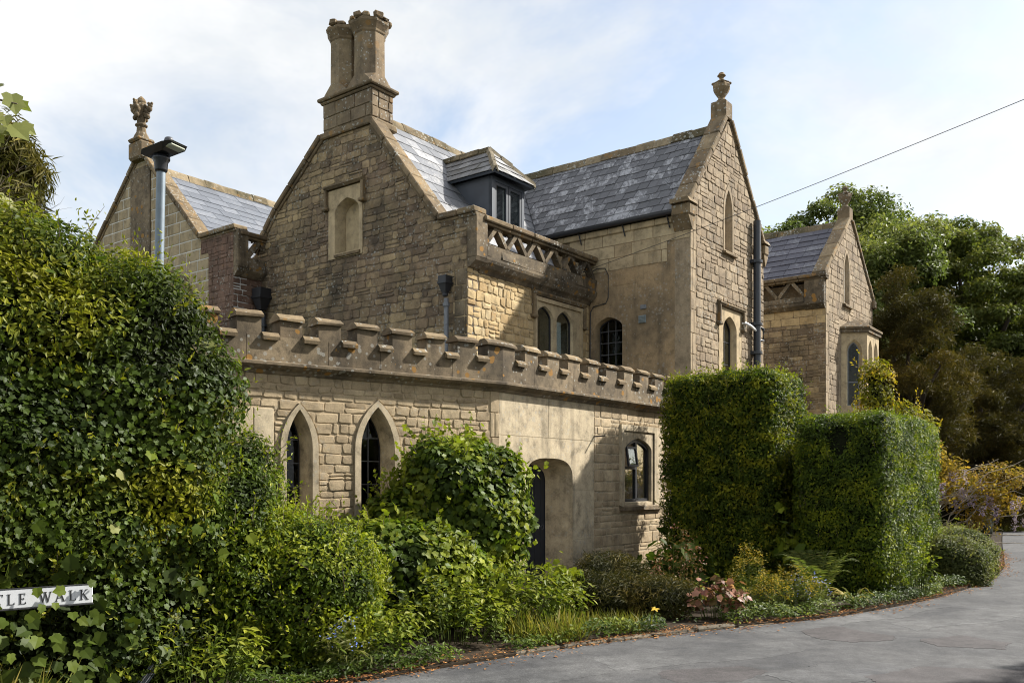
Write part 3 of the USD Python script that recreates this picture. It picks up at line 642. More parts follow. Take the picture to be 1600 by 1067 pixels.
# eaves: fascia stones, gutter and brackets
for i, (a, c) in enumerate(zip(np.linspace(-1.2, 2.2, 7)[:-1], np.linspace(-1.2, 2.2, 7)[1:])):
    build(HOUSE, 'eaves_stone', frbox(fE, a + 0.003, c - 0.003, 6.96, 7.09, -0.05, 0.05, 0.015), S['dressed'])
gut = build(HOUSE, 'gutter', strip(fE, [(0.055, 7.10), (0.16, 7.10), (0.185, 7.14), (0.185, 7.19), (0.055, 7.19)], -1.6, 2.22), S['iron'])
for u in (-0.2, 0.9, 1.95): build(gut, 'bracket', MB().add(*tube([fE.p(u, 7.10, 0.12), fE.p(u, 7.03, 0.07), fE.p(u + 0.01, 6.95, 0.05), fE.p(u + 0.02, 6.86, 0.02)], 0.014, 6)), S['iron'])

# far gable of the house
gp = Polygon([(4.11, 0), (8.0, 0), (8.0, 7.15), (5.98, 9.55), (4.11, 7.30)])
bl_out = Polygon(arch(5.98, 0.27, 6.66, 7.55, 0.62, 'gothic')); gwin_out = sbox(5.48, 3.5, 6.68, 5.42)
_, bk = wall_backing(fG, gp, [bl_out, gwin_out])
g2 = build(HOUSE, 'gable_wall', bk, S['wing_mortar'])
qx = sbox(4.11, 3.0, 4.36, 7.25)
reg = gp.intersection(sbox(4.1, 3.0, 8.0, 10)).difference(bl_out.buffer(0.012)).difference(gwin_out.buffer(0.012)).difference(qx).buffer(-0.004)
groups.append((g2, rubble(fG, reg, (0.11, 0.22), (0.16, 0.44), 0.011, rng, depth=(0.004, 0.018), ragged=0.010, split=0.12, cut=0.035, bulge=0.003), S['wing']))
groups.append((g2, rubble(fG, qx, (0.35, 0.5), (0.25, 0.2501), 0.006, rng, depth=(0.010, 0.013), split=0, flat=True), S['wing_mortar']))
bw = opening(HOUSE, fG, 'blind_window', 5.98, 0.20, 6.70, 7.52, 0.52, 'gothic', bl_out, S['wing_mortar'], depth=0.14, splay=0.05, proud=0.016, blind=S['wing_mortar'], sill=False, label='narrow blind lancet')
build(bw, 'sill', strip(fG, [(-0.1, 6.60), (0.09, 6.60), (0.09, 6.64), (-0.1, 6.70)], 5.66, 6.32), S['coping'])
gwn = opening(HOUSE, fG, 'window', 6.05, 0.36, 3.7, 4.98, 0.30, 'tudor', gwin_out, S['dressed'], depth=0.09, splay=0.05, proud=0.014, bars=(2, 3), sill=False)
hood(gwn, fG, 5.40, 6.76, 5.54, 0.46, S['coping'], proud=0.10, th=0.09)
coping_run(HOUSE, fG, [(4.02, 7.22), (5.90, 9.56)], -0.34, 0.05, 0.12, 0.62, rng, S['coping'], drip=False)
coping_run(HOUSE, fG, [(6.06, 9.56), (8.12, 7.08)], -0.34, 0.06, 0.10, 0.62, rng, S['coping'])
for u0, u1 in ((3.92, 4.24), (7.90, 8.16)):
    mb = MB().add(*frbox(fG, u0, u1, 7.02, 7.26, -0.34, 0.08, 0.03))
    mb.add(*hull(fG.P([(u, z, d) for u in (u0 - 0.05, u1 + 0.03) for z, d in ((7.27, 0.11), (7.27, -0.34), (7.36, 0.06), (7.36, -0.34))] )))
    mb.add(*hull(fG.P([(a, z, d) for a, z in ((4.11 if u0 < 5 else 7.99, 6.74), (u0, 7.01), (u1, 7.01)) for d in (0.06, -0.34)])))
    build(HOUSE, 'kneeler', mb, S['coping'])
urn_finial(HOUSE, (5.98, -2.26, 9.62), S['coping'])
sp = pipe(HOUSE, 'soil_pipe', [fG.p(7.32, z, 0.12) for z in (2.6, 4.0, 5.0, 6.0, 7.66)], 0.085, S['pipe_black'], [fG.p(7.32, z, 0.12) for z in (4.62, 5.28, 6.72)], 14, label='thick black soil pipe')
build(sp, 'branch_pipe', tube([fG.p(7.40, 4.92, 0.15), fG.p(7.54, 4.92, 0.18), fG.p(7.54, 5.20, 0.18), fG.p(7.40, 5.22, 0.15)], 0.030, 8), S['pipe_black'], True)
for z in (4.62, 5.28, 6.72): build(sp, 'holder', frbox(fG, 7.18, 7.26, z - 0.04, z + 0.04, 0.0, 0.12, 0.01), S['pipe_black'])
build(HOUSE, 'overflow_pipe', tube([fG.p(6.70, 5.22, 0.02), fG.p(6.72, 5.22, 0.10), fG.p(6.95, 5.19, 0.12), fG.p(7.24, 5.13, 0.12)], 0.032, 8), S['white'], True)

# hidden sides that close the house
fB = Frame((8.0, 0, 0), Y)
build(HOUSE, 'side_wall', prism(fB, sbox(-2.415, 0, 6.0, 7.1), -0.3, 0.0), S['wing_mortar'])
build(HOUSE, 'back_wall', prism(Frame((0, 6.0, 0), -X), Polygon([(-8.0, 0), (0, 0), (0, 6.6), (-4.0, 6.6), (-4.0, 7.1), (-6.0, 9.3), (-8.0, 7.1)]), -0.3, 0.0), S['wing_mortar'])
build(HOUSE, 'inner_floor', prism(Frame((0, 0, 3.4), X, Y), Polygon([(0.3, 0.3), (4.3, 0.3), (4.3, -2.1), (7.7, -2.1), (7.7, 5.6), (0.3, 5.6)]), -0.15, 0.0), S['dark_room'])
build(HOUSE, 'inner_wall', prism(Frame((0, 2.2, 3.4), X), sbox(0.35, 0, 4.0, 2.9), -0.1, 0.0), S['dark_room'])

# roofs
V1 = np.array([0, 2.70, 3.05]); fr1 = Frame((0, 0.55, 6.33), X, V1); L1 = np.linalg.norm(V1)
vb = lambda b: (b - 0.55) * L1 / 2.70
mainreg = Polygon([(0.28, 0), (4.05, 0), (4.05, vb(1.30)), (5.97, L1), (0.28, L1)])
dorm_hole = Polygon([(1.86, vb(0.9)), (2.94, vb(0.9)), (2.94, vb(1.9)), (2.4, vb(2.55)), (1.86, vb(1.9))])
r1 = build(HOUSE, 'roof_slope', prism(fr1, mainreg, -0.08, -0.004), S['slate_dark'])
roofs.append((r1, slates(fr1, mainreg.difference(dorm_hole), 0.36, 0.34, rng, lip=0.012), S['slate_pale']))
V2 = np.array([2.05, 0, 2.28]); fr2 = Frame((3.93, 0, 7.16), -Y, V2); L2_ = np.linalg.norm(V2)
wreg = Polygon([(2.12, 0), (2.12, L2_), (-3.25, L2_), (-1.25, 0)])
r2 = build(HOUSE, 'roof_slope', prism(fr2, wreg, -0.08, -0.004), S['slate_dark'])
roofs.append((r2, slates(fr2, wreg, 0.275, 0.26, rng, lip=0.012, skew=0.008), S['slate_dark']))
fr1b = Frame((0, 6.0, 6.6), -X, (0, -2.75, 2.75)); build(HOUSE, 'roof_slope', prism(fr1b, sbox(-6.0, -0.05, -0.2, 3.93), -0.08, 0.0), S['slate_dark'])
fr2b = Frame((8.05, 0, 7.10), Y, (-2.05, 0, 2.32)); build(HOUSE, 'roof_slope', prism(fr2b, sbox(-2.2, 0, 6.0, 3.09), -0.08, 0.0), S['slate_dark'])
fr2c = Frame((3.93, 0, 7.16), -Y, V2); build(HOUSE, 'roof_slope', prism(fr2c, Polygon([(-3.3, L2_), (-6.0, L2_), (-6.0, 0), (-3.3, 0.9)]), -0.09, -0.01), S['slate_dark'])
ridge_tiles(HOUSE, (0.62, 3.27, 9.40), (6.0, 3.27, 9.40), rng, S['ridge'])
ridge_tiles(HOUSE, (5.98, -2.05, 9.46), (5.98, 5.0, 9.46), rng, S['ridge'])

# dormer
fD = Frame((0, 0.90, 0), X); fDl = Frame((1.84, 0, 0), -Y); fDr = Frame((2.94, 0, 0), Y)
plane = lambda b: 6.33 + (b - 0.55) * 3.05 / 2.70
cheek = Polygon([(-0.90, plane(0.9)), (-0.90, 7.93), (-2.0, 7.93)])
dm = build(HOUSE, 'dormer', MB().add(*prism(fDl, cheek, -0.06, 0.0)).add(*prism(fDr, Polygon([(0.9, plane(0.9)), (2.0, 7.93), (0.9, 7.93)]), -0.06, 0.0)).add(*prism(fD, sbox(1.84, 6.6, 2.94, 7.93).difference(sbox(1.93, 6.5, 2.86, 7.83)), -0.08, 0.004)), S['lead'])
for a, c in ((1.935, 2.385), (2.405, 2.855)):
    P = sbox(a, 6.55, c, 7.825)
    cs = build(dm, 'casement', prism(fD, P.difference(P.buffer(-0.062, join_style='mitre')), -0.06, -0.004), S['frame_grey'])
    build(dm, 'glazing_bar', prism(fD, sbox(a + 0.06, 7.02, c - 0.06, 7.05), -0.05, -0.01), S['frame_grey'])
    build(dm, 'pane', prism(fD, sbox(a + 0.058, 7.048, c - 0.058, 7.767), -0.035, -0.031), glass)
    build(dm, 'pane', prism(fD, sbox(a + 0.058, 6.60, c - 0.058, 7.022), -0.035, -0.031), glass)
uu = np.linspace(2.50, 2.74, 30); dd = -0.22 + 0.018 * np.sin(uu * 80)
cv = np.vstack([np.c_[uu, np.full(30, 6.7), dd], np.c_[uu, np.full(30, 7.82), dd]]); cf = [(i, i + 1, 31 + i) for i in range(29)] + [(i, 31 + i, 30 + i) for i in range(29)]
build(dm, 'curtain', (fD.P(cv), np.array(cf)), S['curtain'], True)
build(dm, 'dormer_floor', MB().add(*chbox((2.39, 1.6, 6.9), (1.0, 0.9, 0.04), 0.01)), S['dark_room'])
ey, pk = 7.95, 8.69
sV = np.array([0.70, 0, pk - ey]); fl = Frame((1.69, 0, ey), -Y, sV); sl = np.linalg.norm(sV)
lreg = Polygon([(-0.70, 0), (-1.40, sl), (-2.72, sl), (-2.06, 0)])
fV = np.array([0, 0.70, pk - ey]); ff = Frame((0, 0.70, ey), X, fV); freg = Polygon([(1.69, 0), (3.09, 0), (2.39, np.linalg.norm(fV))])
frr = Frame((3.09, 0, ey), Y, (-0.70, 0, pk - ey)); rreg = Polygon([(0.70, 0), (2.06, 0), (2.72, sl), (1.40, sl)])
dr = build(dm, 'dormer_roof', MB().add(*prism(fl, lreg, -0.05, -0.003)).add(*prism(ff, freg, -0.05, -0.003)).add(*prism(frr, rreg, -0.05, -0.003)), S['lead'])
roofs.append((dm, slates(fl, lreg, 0.24, 0.26, rng) + slates(ff, freg, 0.24, 0.26, rng) + slates(frr, rreg, 0.24, 0.26, rng), S['slate_mossy']))
for p0, p1 in (((1.69, 0.70, ey), (2.39, 1.40, pk)), ((3.09, 0.70, ey), (2.39, 1.40, pk)), ((2.39, 1.40, pk), (2.39, 2.70, pk))):
    ridge_tiles(dm, np.array(p0) + [0, 0, 0.05], np.array(p1) + [0, 0, 0.05], rng, S['terracotta'] if p1[1] < 2 else S['ridge'], 0.25, 0.09, 0.07, 'hip_tile')

# rain goods and cables on the house
dp = pipe(HOUSE, 'downpipe', [fW.p(-0.42, z, 0.10) for z in (3.0, 4.0, 5.02)], 0.045, S['pipe_grey'], [fW.p(-0.42, 4.9, 0.10)], label='weathered grey downpipe')
hopper(dp, fW.p(-0.42, 5.26, 0.13), S['iron'], 0.82)
dp = pipe(HOUSE, 'downpipe', [fW.p(-5.80, z, 0.12) for z in (3.0, 4.0, 5.35)], 0.06, S['pipe_black'], [fW.p(-5.80, 5.1, 0.12)])
hopper(dp, fW.p(-5.80, 5.66, 0.16), S['iron'], 1.25)
build(HOUSE, 'cable', tube([fE.p(-0.02, 6.2, 0.25), fE.p(0.10, 6.22, 0.05), fE.p(0.22, 6.28, 0.02), fE.p(0.42, 6.26, 0.015), fE.p(0.50, 6.1, 0.012), fE.p(0.50, 5.62, 0.012), fE.p(0.44, 5.50, 0.012), fE.p(0.12, 5.46, 0.012), fE.p(0.05, 5.35, 0.012), fE.p(0.04, 4.4, 0.012), fE.p(0.04, 3.4, 0.012)], 0.010, 5), S['cable'])
emit(HOUSE, 'stone', groups, 320)
emit(HOUSE, 'slate', roofs, 330)

# ================================================================ the left hand gabled wing
rng = np.random.default_rng(12)
LW = thing('gabled_wing', 'buff block wing with pale mortar lines behind the lamp post, leaf finial on its gable', 'house wing', (*N2, 0), ROT)
groups, roofs = [], []
f0 = Frame((0, 0, 0), -Y); f1 = Frame((0, 0, 0), X)
gp = Polygon([(-6.7, 0), (0, 0), (0, 7.12), (-1.25, 7.20), (-3.62, 9.56), (-3.80, 9.56), (-6.7, 6.9)])
_, bk = wall_backing(f0, gp, [])
lw = build(LW, 'gable_wall', bk, S['white_mortar'])
pil = sbox(-4.15, 3.0, -3.28, 9.25)
red = Polygon([(-0.92, 3.0), (0, 3), (0, 7.1), (-1.2, 7.1), (-1.2, 6.75), (-0.92, 6.75)])
reg = gp.intersection(sbox(-6.7, 4.4, 0, 10)).buffer(-0.02)
groups.append((lw, rubble(f0, reg.difference(pil).difference(red), (0.245, 0.25), (0.40, 0.56), 0.02, rng, depth=(0.001, 0.007), split=0, flat=True), S['block']))
groups.append((lw, rubble(f0, red.buffer(-0.004), (0.10, 0.17), (0.16, 0.34), 0.014, rng, depth=(0.004, 0.016), split=0.2), S['red_stone']))
build(lw, 'wall_patch', prism(f0, red.buffer(-0.002), -0.02, 0.001, 0.4), S['red_stone'])
build(LW, 'pilaster', prism(f0, pil.intersection(gp.buffer(-0.05)), -0.05, 0.03, 0.3), S['parapet'], label='smooth grey stained strip below the finial')
coping_run(LW, f0, [(-6.7, 6.86), (-3.80, 9.52)], -0.30, 0.08, 0.10, 0.7, rng, S['coping'])
coping_run(LW, f0, [(-3.60, 9.52), (-1.26, 7.16)], -0.30, 0.08, 0.10, 0.7, rng, S['coping'])
coping_run(LW, f0, [(-1.24, 7.12), (0.10, 7.12)], -0.30, 0.08, 0.10, 0.7, rng, S['coping'])
arc = [(-2.4 + 0.95 * math.cos(t), 5.2 + 1.25 * math.sin(t)) for t in np.linspace(0.1, math.pi - 0.1, 14)]
build(LW, 'relieving_arch', prism(f0, LineString(arc).buffer(0.11, cap_style='flat'), -0.01, 0.05, 0.2), S['gable'], label='dark stone arch half hidden by the hedge')
# block and leaf finial
fb = build(LW, 'finial', MB().add(*chbox((0.0, 3.70, 9.62), (0.40, 0.54, 0.44), 0.05)).add(*chbox((0.0, 3.70, 9.88), (0.46, 0.48, 0.10), 0.04)), S['coping'])
build(fb, 'stem', lathe([(0.20, 9.92), (0.16, 10.02), (0.115, 10.10), (0.10, 10.22), (0.145, 10.25), (0.145, 10.28), (0.10, 10.31), (0.10, 10.50), (0.13, 10.62), (0.15, 10.72), (0.11, 10.80), (0.12, 10.83), (0.09, 10.90), (0.02, 10.97)], 10, (0, 3.70, 0)), S['coping'])
for k in range(4):
    a = k * math.pi / 2 + 0.45; ca, sa = math.cos(a), math.sin(a); mb = MB()
    for r, z, s in ((0.12, 10.52, 0.075), (0.17, 10.47, 0.06), (0.15, 10.60, 0.08), (0.21, 10.66, 0.075), (0.25, 10.73, 0.05), (0.20, 10.78, 0.04), (0.28, 10.78, 0.035)):
        m_ = trimesh.creation.icosphere(1, s); mb.add(m_.vertices * [1, 1, 1.1] + [r * ca, 3.70 + r * sa, z], m_.faces, 0.5)
    build(fb, 'carved_leaf', mb, S['coping'], True)
# short return with its piece of lattice parapet
_, bk = wall_backing(f1, Polygon([(0, 0), (6, 0), (6, 6.55), (0, 6.55)]), [])
rt = build(LW, 'return_wall', bk, S['red_stone'])
groups.append((rt, rubble(f1, sbox(0.0, 3.0, 0.72, 6.2), (0.10, 0.17), (0.16, 0.34), 0.014, rng, depth=(0.004, 0.016), split=0.2), S['red_stone']))
build(LW, 'parapet_pier', MB().add(*frbox(f1, 0.0, 0.28, 6.30, 7.12, -0.30, 0.16, 0.015)).add(*hull(f1.P([(u, z, d) for u in (0.0, 0.30) for z, d in ((6.30, 0.17), (6.30, -0.1), (6.22, 0.14), (6.12, 0.04), (6.10, -0.1))]))), S['parapet'])
build(LW, 'parapet_stone', MB().add(*frbox(f1, 0.284, 0.74, 6.32, 6.55, -0.02, 0.15, 0.01)).add(*hull(f1.P([(u, z, d) for u in (0.284, 0.74) for z, d in ((6.315, 0.20), (6.315, -0.1), (6.24, 0.18), (6.12, 0.03))]))), S['parapet'])
zigzag(LW, f1, 0.29, 0.95, 6.56, 6.98, 1, 0.0, 0.12, S['parapet'], w=0.05)
coping_run(LW, f1, [(0.06, 7.00), (0.80, 7.00)], -0.06, 0.20, 0.09, 0.8, rng, S['coping'])
V3 = np.array([0, 2.45, 2.15]); f3 = Frame((0, 1.25, 7.15), X, V3); L3 = np.linalg.norm(V3)
rs = build(LW, 'roof_slope', prism(f3, sbox(0.28, -0.9, 6.0, L3), -0.08, -0.004), S['slate_new'])
roofs.append((rs, slates(f3, sbox(0.28, -0.85, 6.0, L3), 0.30, 0.55, rng, lip=0.010, skew=0.002), S['slate_new']))
f4 = Frame((0, 6.7, 6.9), -X, (0, -3.0, 2.4)); build(LW, 'roof_slope', prism(f4, sbox(-6, 0, -0.25, 3.84), -0.08, 0), S['slate_new'])
ridge_tiles(LW, (0.25, 3.70, 9.33), (6.0, 3.70, 9.33), rng, S['ridge'])
build(LW, 'back_wall', prism(Frame((6.0, 0, 0), Y), Polygon([(0, 0), (6.7, 0), (6.7, 6.8), (3.7, 9.2), (1.2, 7.0), (0, 6.3)]), -0.3, 0), S['block'])
build(LW, 'side_wall', prism(Frame((0, 6.7, 0), -X), sbox(-6, 0, 0, 6.85), -0.3, 0), S['block'])
emit(LW, 'block', groups, 300); emit(LW, 'slate', roofs, 300)

# ================================================================ the far right wing
rng = np.random.default_rng(13)
RW = thing('gabled_wing', 'far gabled stone wing with purple slates, oriel window and urn finial', 'house wing', (*H2, 0), ROT)
groups, roofs = [], []
gp = Polygon([(0, 0), (4.6, 0), (4.6, 7.40), (2.3, 9.45), (0, 7.42)])
lan_out = Polygon(arch(1.92, 0.34, 6.86, 7.85, 0.72, 'gothic')); ori_out = sbox(1.55, 3.3, 3.25, 6.2)
_, bk = wall_backing(f1, gp, [lan_out, ori_out])
gw3 = build(RW, 'gable_wall', bk, S['wing_mortar'])
reg = gp.intersection(sbox(0.0, 3.3, 4.6, 10)).difference(lan_out.buffer(0.01)).difference(sbox(1.2, 3.3, 3.6, 6.4)).difference(sbox(0, 3, 0.25, 7.4)).buffer(-0.004)
groups.append((gw3, rubble(f1, reg, (0.15, 0.26), (0.22, 0.55), 0.011, rng, depth=(0.004, 0.016), ragged=0.010, split=0.2, cut=0.03), S['wing']))
groups.append((gw3, rubble(f1, sbox(0, 3.3, 0.25, 7.4), (0.35, 0.5), (0.25, 0.2501), 0.006, rng, depth=(0.010, 0.013), split=0, flat=True), S['wing_mortar']))
lw3 = opening(RW, f1, 'window', 1.92, 0.25, 6.92, 7.85, 0.58, 'gothic', lan_out, S['wing_mortar'], depth=0.08, splay=0.05, bars=(1, 4), fmat='white', fw=0.025, sill=False, label='narrow lancet with white bars')
build(lw3, 'sill', strip(f1, [(-0.1, 6.80), (0.10, 6.80), (0.10, 6.85), (-0.1, 6.93)], 1.52, 2.32), S['coping'])
coping_run(RW, f1, [(-0.10, 7.42), (2.22, 9.46)], -0.34, 0.05, 0.12, 0.7, rng, S['coping'], drip=False)
coping_run(RW, f1, [(2.38, 9.46), (4.72, 7.36)], -0.34, 0.06, 0.11, 0.7, rng, S['coping'])
build(RW, 'kneeler', frbox(f1, 4.48, 4.80, 7.20, 7.44, -0.34, 0.10, 0.03), S['coping'])
urn_finial(RW, (2.3, 0.16, 9.50), S['coping'])
# side wall with lattice parapet
_, bk = wall_backing(f0, Polygon([(-5, 0), (0, 0), (0, 6.6), (-5, 6.6)]), [])
sw3 = build(RW, 'side_wall', bk, S['gable_mortar'])
groups.append((sw3, rubble(f0, sbox(-3.4, 3.6, 0, 6.1), (0.10, 0.20), (0.18, 0.45), 0.014, rng, depth=(0.003, 0.018), split=0.2), S['gable']))
groups.append((sw3, rubble(f0, sbox(-3.4, 6.1, 0, 6.55), (0.22, 0.2201), (0.3, 0.6), 0.010, rng, depth=(0.004, 0.010), split=0), S['honey']))
build(RW, 'string_course', strip(f0, [(-0.05, 6.52), (0.04, 6.52), (0.16, 6.62), (0.18, 6.70), (-0.05, 6.70)], -3.6, -0.40), S['parapet'])
build(RW, 'parapet_pier', MB().add(*frbox(f0, -0.55, 0.0, 6.62, 7.40, -0.34, 0.16, 0.015)).add(*hull(f0.P([(u, z, d) for u in (-0.55, 0.0) for z, d in ((6.62, 0.17), (6.62, -0.1), (6.50, 0.04), (6.50, -0.1))]))), S['parapet'])
for p in rubble(f0, sbox(-3.6, 6.705, -0.555, 6.88), (0.17, 0.1701), (0.5, 0.9), 0.006, rng, depth=(0.13, 0.134), split=0, flat=True): build(RW, 'parapet_stone', p[:3], S['parapet'])
zigzag(RW, f0, -3.60, -0.56, 6.88, 7.34, 4, 0.0, 0.12, S['parapet'], w=0.045)
build(RW, 'parapet_back', prism(f0, sbox(-3.6, 6.6, -0.56, 7.3), -0.30, -0.22), S['render'])
coping_run(RW, f0, [(-3.6, 7.36), (0.08, 7.36)], -0.10, 0.22, 0.10, 0.8, rng, S['coping'])
V3 = np.array([2.12, 0, 1.98]); f3 = Frame((0.16, 0, 7.42), -Y, V3); L3 = np.linalg.norm(V3)
rs = build(RW, 'roof_slope', prism(f3, sbox(-5, 0, -0.3, L3), -0.08, -0.004), S['slate_purple'])
roofs.append((rs, slates(f3, sbox(-4.0, 0, -0.3, L3), 0.31, 0.46, rng, lip=0.02), S['slate_purple']))
f4 = Frame((4.6, 0, 7.4), Y, (-2.3, 0, 2.0)); build(RW, 'roof_slope', prism(f4, sbox(0.3, 0, 5, 3.05), -0.08, 0), S['slate_purple'])
ridge_tiles(RW, (2.3, 0.32, 9.43), (2.3, 5.0, 9.43), rng, S['ridge'])
build(RW, 'far_wall', prism(Frame((4.6, 0, 0), Y), sbox(0, 0, 5, 7.35), -0.3, 0), S['wing_mortar'])
build(RW, 'back_wall', prism(Frame((0, 5, 0), -X), Polygon([(-4.6, 0), (0, 0), (0, 7.3), (-2.3, 9.3), (-4.6, 7.3)]), -0.3, 0), S['wing_mortar'])
build(RW, 'black_drain_pipe', tube([f0.p(-3.2, 4.62, 0.10), f0.p(-1.0, 4.30, 0.10), f0.p(-0.72, 4.22, 0.10), f0.p(-0.62, 4.08, 0.10), f0.p(-0.62, 3.0, 0.10)], 0.065, 10), S['pipe_black'], True)
# oriel
cy = -0.62
plan = [(1.40, 0.0), (1.78, cy), (3.02, cy), (3.40, 0.0)]
oz0, oz1 = 3.72, 6.0
ori = build(RW, 'oriel', prism(Frame((0, 0, oz0), X, Y), Polygon(plan).buffer(0.05, join_style='mitre').intersection(sbox(0, -2, 5, 0)), -0.22, 0.02, 0.4), S['dressed'])
for i in range(3):
    p0, p1 = np.array(plan[i]), np.array(plan[i + 1]); L = np.linalg.norm(p1 - p0); fo = Frame((*p0, 0), (*(p1 - p0), 0))
    lights = [L / 2] if i != 1 else [L * 0.27, L * 0.73]
    hw = 0.22 if i != 1 else 0.20
    face = sbox(0, oz0 + 0.02, L, oz1)
    mb = MB(); cut = face
    for uc in lights:
        fr_ = arch(uc, hw, oz0 + 0.15, 5.45, 0.36, 'gothic'); inn = arch(uc, hw - 0.06, oz0 + 0.17, 5.45, 0.28, 'gothic'); cut = cut.difference(Polygon(fr_))
        mb.add(*loft(fo, fr_, 0.0, inn, -0.09), 0.6)
    mb.add(*prism(fo, cut, -0.12, 0.001, 0.5))
    of = build(ori, 'oriel_face', mb, S['dressed'])
    for uc in lights:
        P = Polygon(arch(uc, hw - 0.055, oz0 + 0.16, 5.45, 0.285, 'gothic'))
        build(ori, 'sash_frame', prism(fo, P.difference(P.buffer(-0.028)).union(sbox(uc - hw + 0.05, 4.55, uc + hw - 0.05, 4.585)), -0.11, -0.085), S['pipe_grey'])
        build(ori, 'pane', prism(fo, P.buffer(-0.02), -0.10, -0.096), glass)
tp = Polygon(plan).buffer(0.10, join_style='mitre').intersection(sbox(0, -2, 5, 0.0)); tp2 = Polygon(plan).buffer(-0.25, join_style='mitre').union(sbox(2.0, -0.2, 2.8, 0)).convex_hull.intersection(sbox(0, -2, 5, 0))
build(ori, 'oriel_cornice', prism(Frame((0, 0, oz1), X, Y), Polygon(plan).buffer(0.06, join_style='mitre').intersection(sbox(0, -2, 5, 0)), 0.002, 0.10, 0.5), S['parapet'])
low = [(x, y, oz1 + 0.103) for x, y in list(tp.exterior.coords)[:-1]] + [(x, y, oz1 + 0.16) for x, y in list(tp.exterior.coords)[:-1]]
build(ori, 'oriel_roof', MB().add(*hull(low + [(x, y, oz1 + 0.40) for x, y in list(tp2.exterior.coords)[:-1]])), S['coping'])
emit(RW, 'stone', groups, 300); emit(RW, 'slate', roofs, 300)

# ================================================================ the low crenellated range in front
rng = np.random.default_rng(14)
GW = thing('crenellated_wall', 'low crenellated stone garden range with pointed windows and arched doorway in front of the house', 'wall', (*K2, 0), ROT)
groups = []
aL = math.radians(180 - 15.2); Ua = -np.array([math.cos(aL), math.sin(aL), 0])
fA = Frame((0, 0, 0), Ua); fR = Frame((0, 0, 0), X)
mit = math.tan(math.radians(15.2 / 2))
l1o = Polygon(arch(-2.90, 0.235, 0.9, 2.02, 0.53, 'gothic')); l2o = Polygon(arch(-1.875, 0.315, 0.9, 2.02, 0.62, 'gothic'))
_, bk = wall_backing(fA, sbox(-7.0, -0.3, 0, 2.9), [l1o, l2o])
wa = build(GW, 'angled_wall', bk, S['wall_mortar'])
reg = sbox(-3.55, 0.5, -0.16, 2.88).difference(l1o.buffer(0.012)).difference(l2o.buffer(0.012)).difference(sbox(-3.6, 0.5, -3.20, 2.5))
groups.append((wa, rubble(fA, reg.buffer(-0.003), (0.075, 0.135), (0.13, 0.30), 0.013, rng, depth=(0.003, 0.013), bevel=0.008, ragged=0.011, split=0.10, cut=0.022, bulge=0.002), S['wall']))
groups.append((wa, rubble(fA, sbox(-0.155, 0.0, 0.0, 2.88), (0.3, 0.5), (0.152, 0.1521), 0.005, rng, depth=(0.010, 0.013), split=0, flat=True), S['wall_mortar']))
groups.append((wa, rubble(fA, sbox(-5.0, 0.5, -3.205, 2.48), (0.3, 0.5), (0.5, 0.8), 0.006, rng, depth=(0.004, 0.008), split=0, flat=True), S['ashlar']))
opening(GW, fA, 'lancet_window', -2.90, 0.16, 1.0, 2.02, 0.46, 'gothic', l1o, S['ashlar'], depth=0.20, splay=0.05, proud=0.03, bars=(1, 5), fmat='iron', barmat='iron_worn', fw=0.012, bar_w=0.014, sill=False, label='narrower of the two pointed windows')
opening(GW, fA, 'lancet_window', -1.875, 0.235, 1.0, 2.02, 0.54, 'gothic', l2o, S['ashlar'], depth=0.20, splay=0.065, proud=0.03, bars=(2, 5), fmat='iron', barmat='iron_worn', fw=0.012, bar_w=0.014, sill=False, label='wider of the two pointed windows')
# right hand stretch
dr_ring = arch(1.21, 0.60, -0.2, 1.72, 0.27, 'basket', 14)
drw = Polygon(dr_ring)
wn_out = sbox(3.22, 1.22, 4.62, 2.60)
_, bk = wall_backing(fR, sbox(0, -0.3, 7.4, 2.9), [drw, wn_out])
wr = build(GW, 'doorway_wall', bk, S['ashlar'])
big = rubble(fR, sbox(0.0, 0.0, 2.42, 2.88).difference(drw.buffer(0.0)), (0.72, 0.80), (1.0, 1.5), 0.005, rng, depth=(0.0005, 0.0028), split=0, flat=True)
groups.append((wr, [p for p in big], S['ashlar']))
reg = sbox(2.425, 0.0, 7.3, 2.88).difference(wn_out.buffer(0.01))
wpcs = rubble(fR, reg.buffer(-0.003), (0.10, 0.21), (0.18, 0.42), 0.012, rng, depth=(0.002, 0.010), bevel=0.014, ragged=0.007, split=0.12, cut=0.02)
groups.append((wr, wpcs, S['wall']))
# door with its deep splayed reveal
inner = arch(1.21, 0.47, -0.2, 1.66, 0.24, 'basket', 14)
mb = MB().add(*loft(fR, dr_ring, -0.008, inner, -0.42), 0.5)
ds = build(GW, 'door_reveal', mb, S['ashlar'])
dpoly = Polygon(inner).buffer(0.03)
door = build(GW, 'door', prism(fR, dpoly, -0.50, -0.445), S['door'], label='dark navy boarded door')
for i in range(7):
    a = 1.21 - 0.49 + i * 0.14
    for g in polys(sbox(a + 0.004, -0.2, a + 0.136, 2.2).intersection(dpoly)): build(door, 'plank', prism(fR, g, -0.446, -0.430), S['door'])
build(door, 'door_ring', tube([fR.p(1.60 + 0.035 * math.cos(t), 0.95 + 0.035 * math.sin(t), -0.42) for t in np.linspace(0, 6.28, 14)], 0.006, 6), S['iron_worn'])
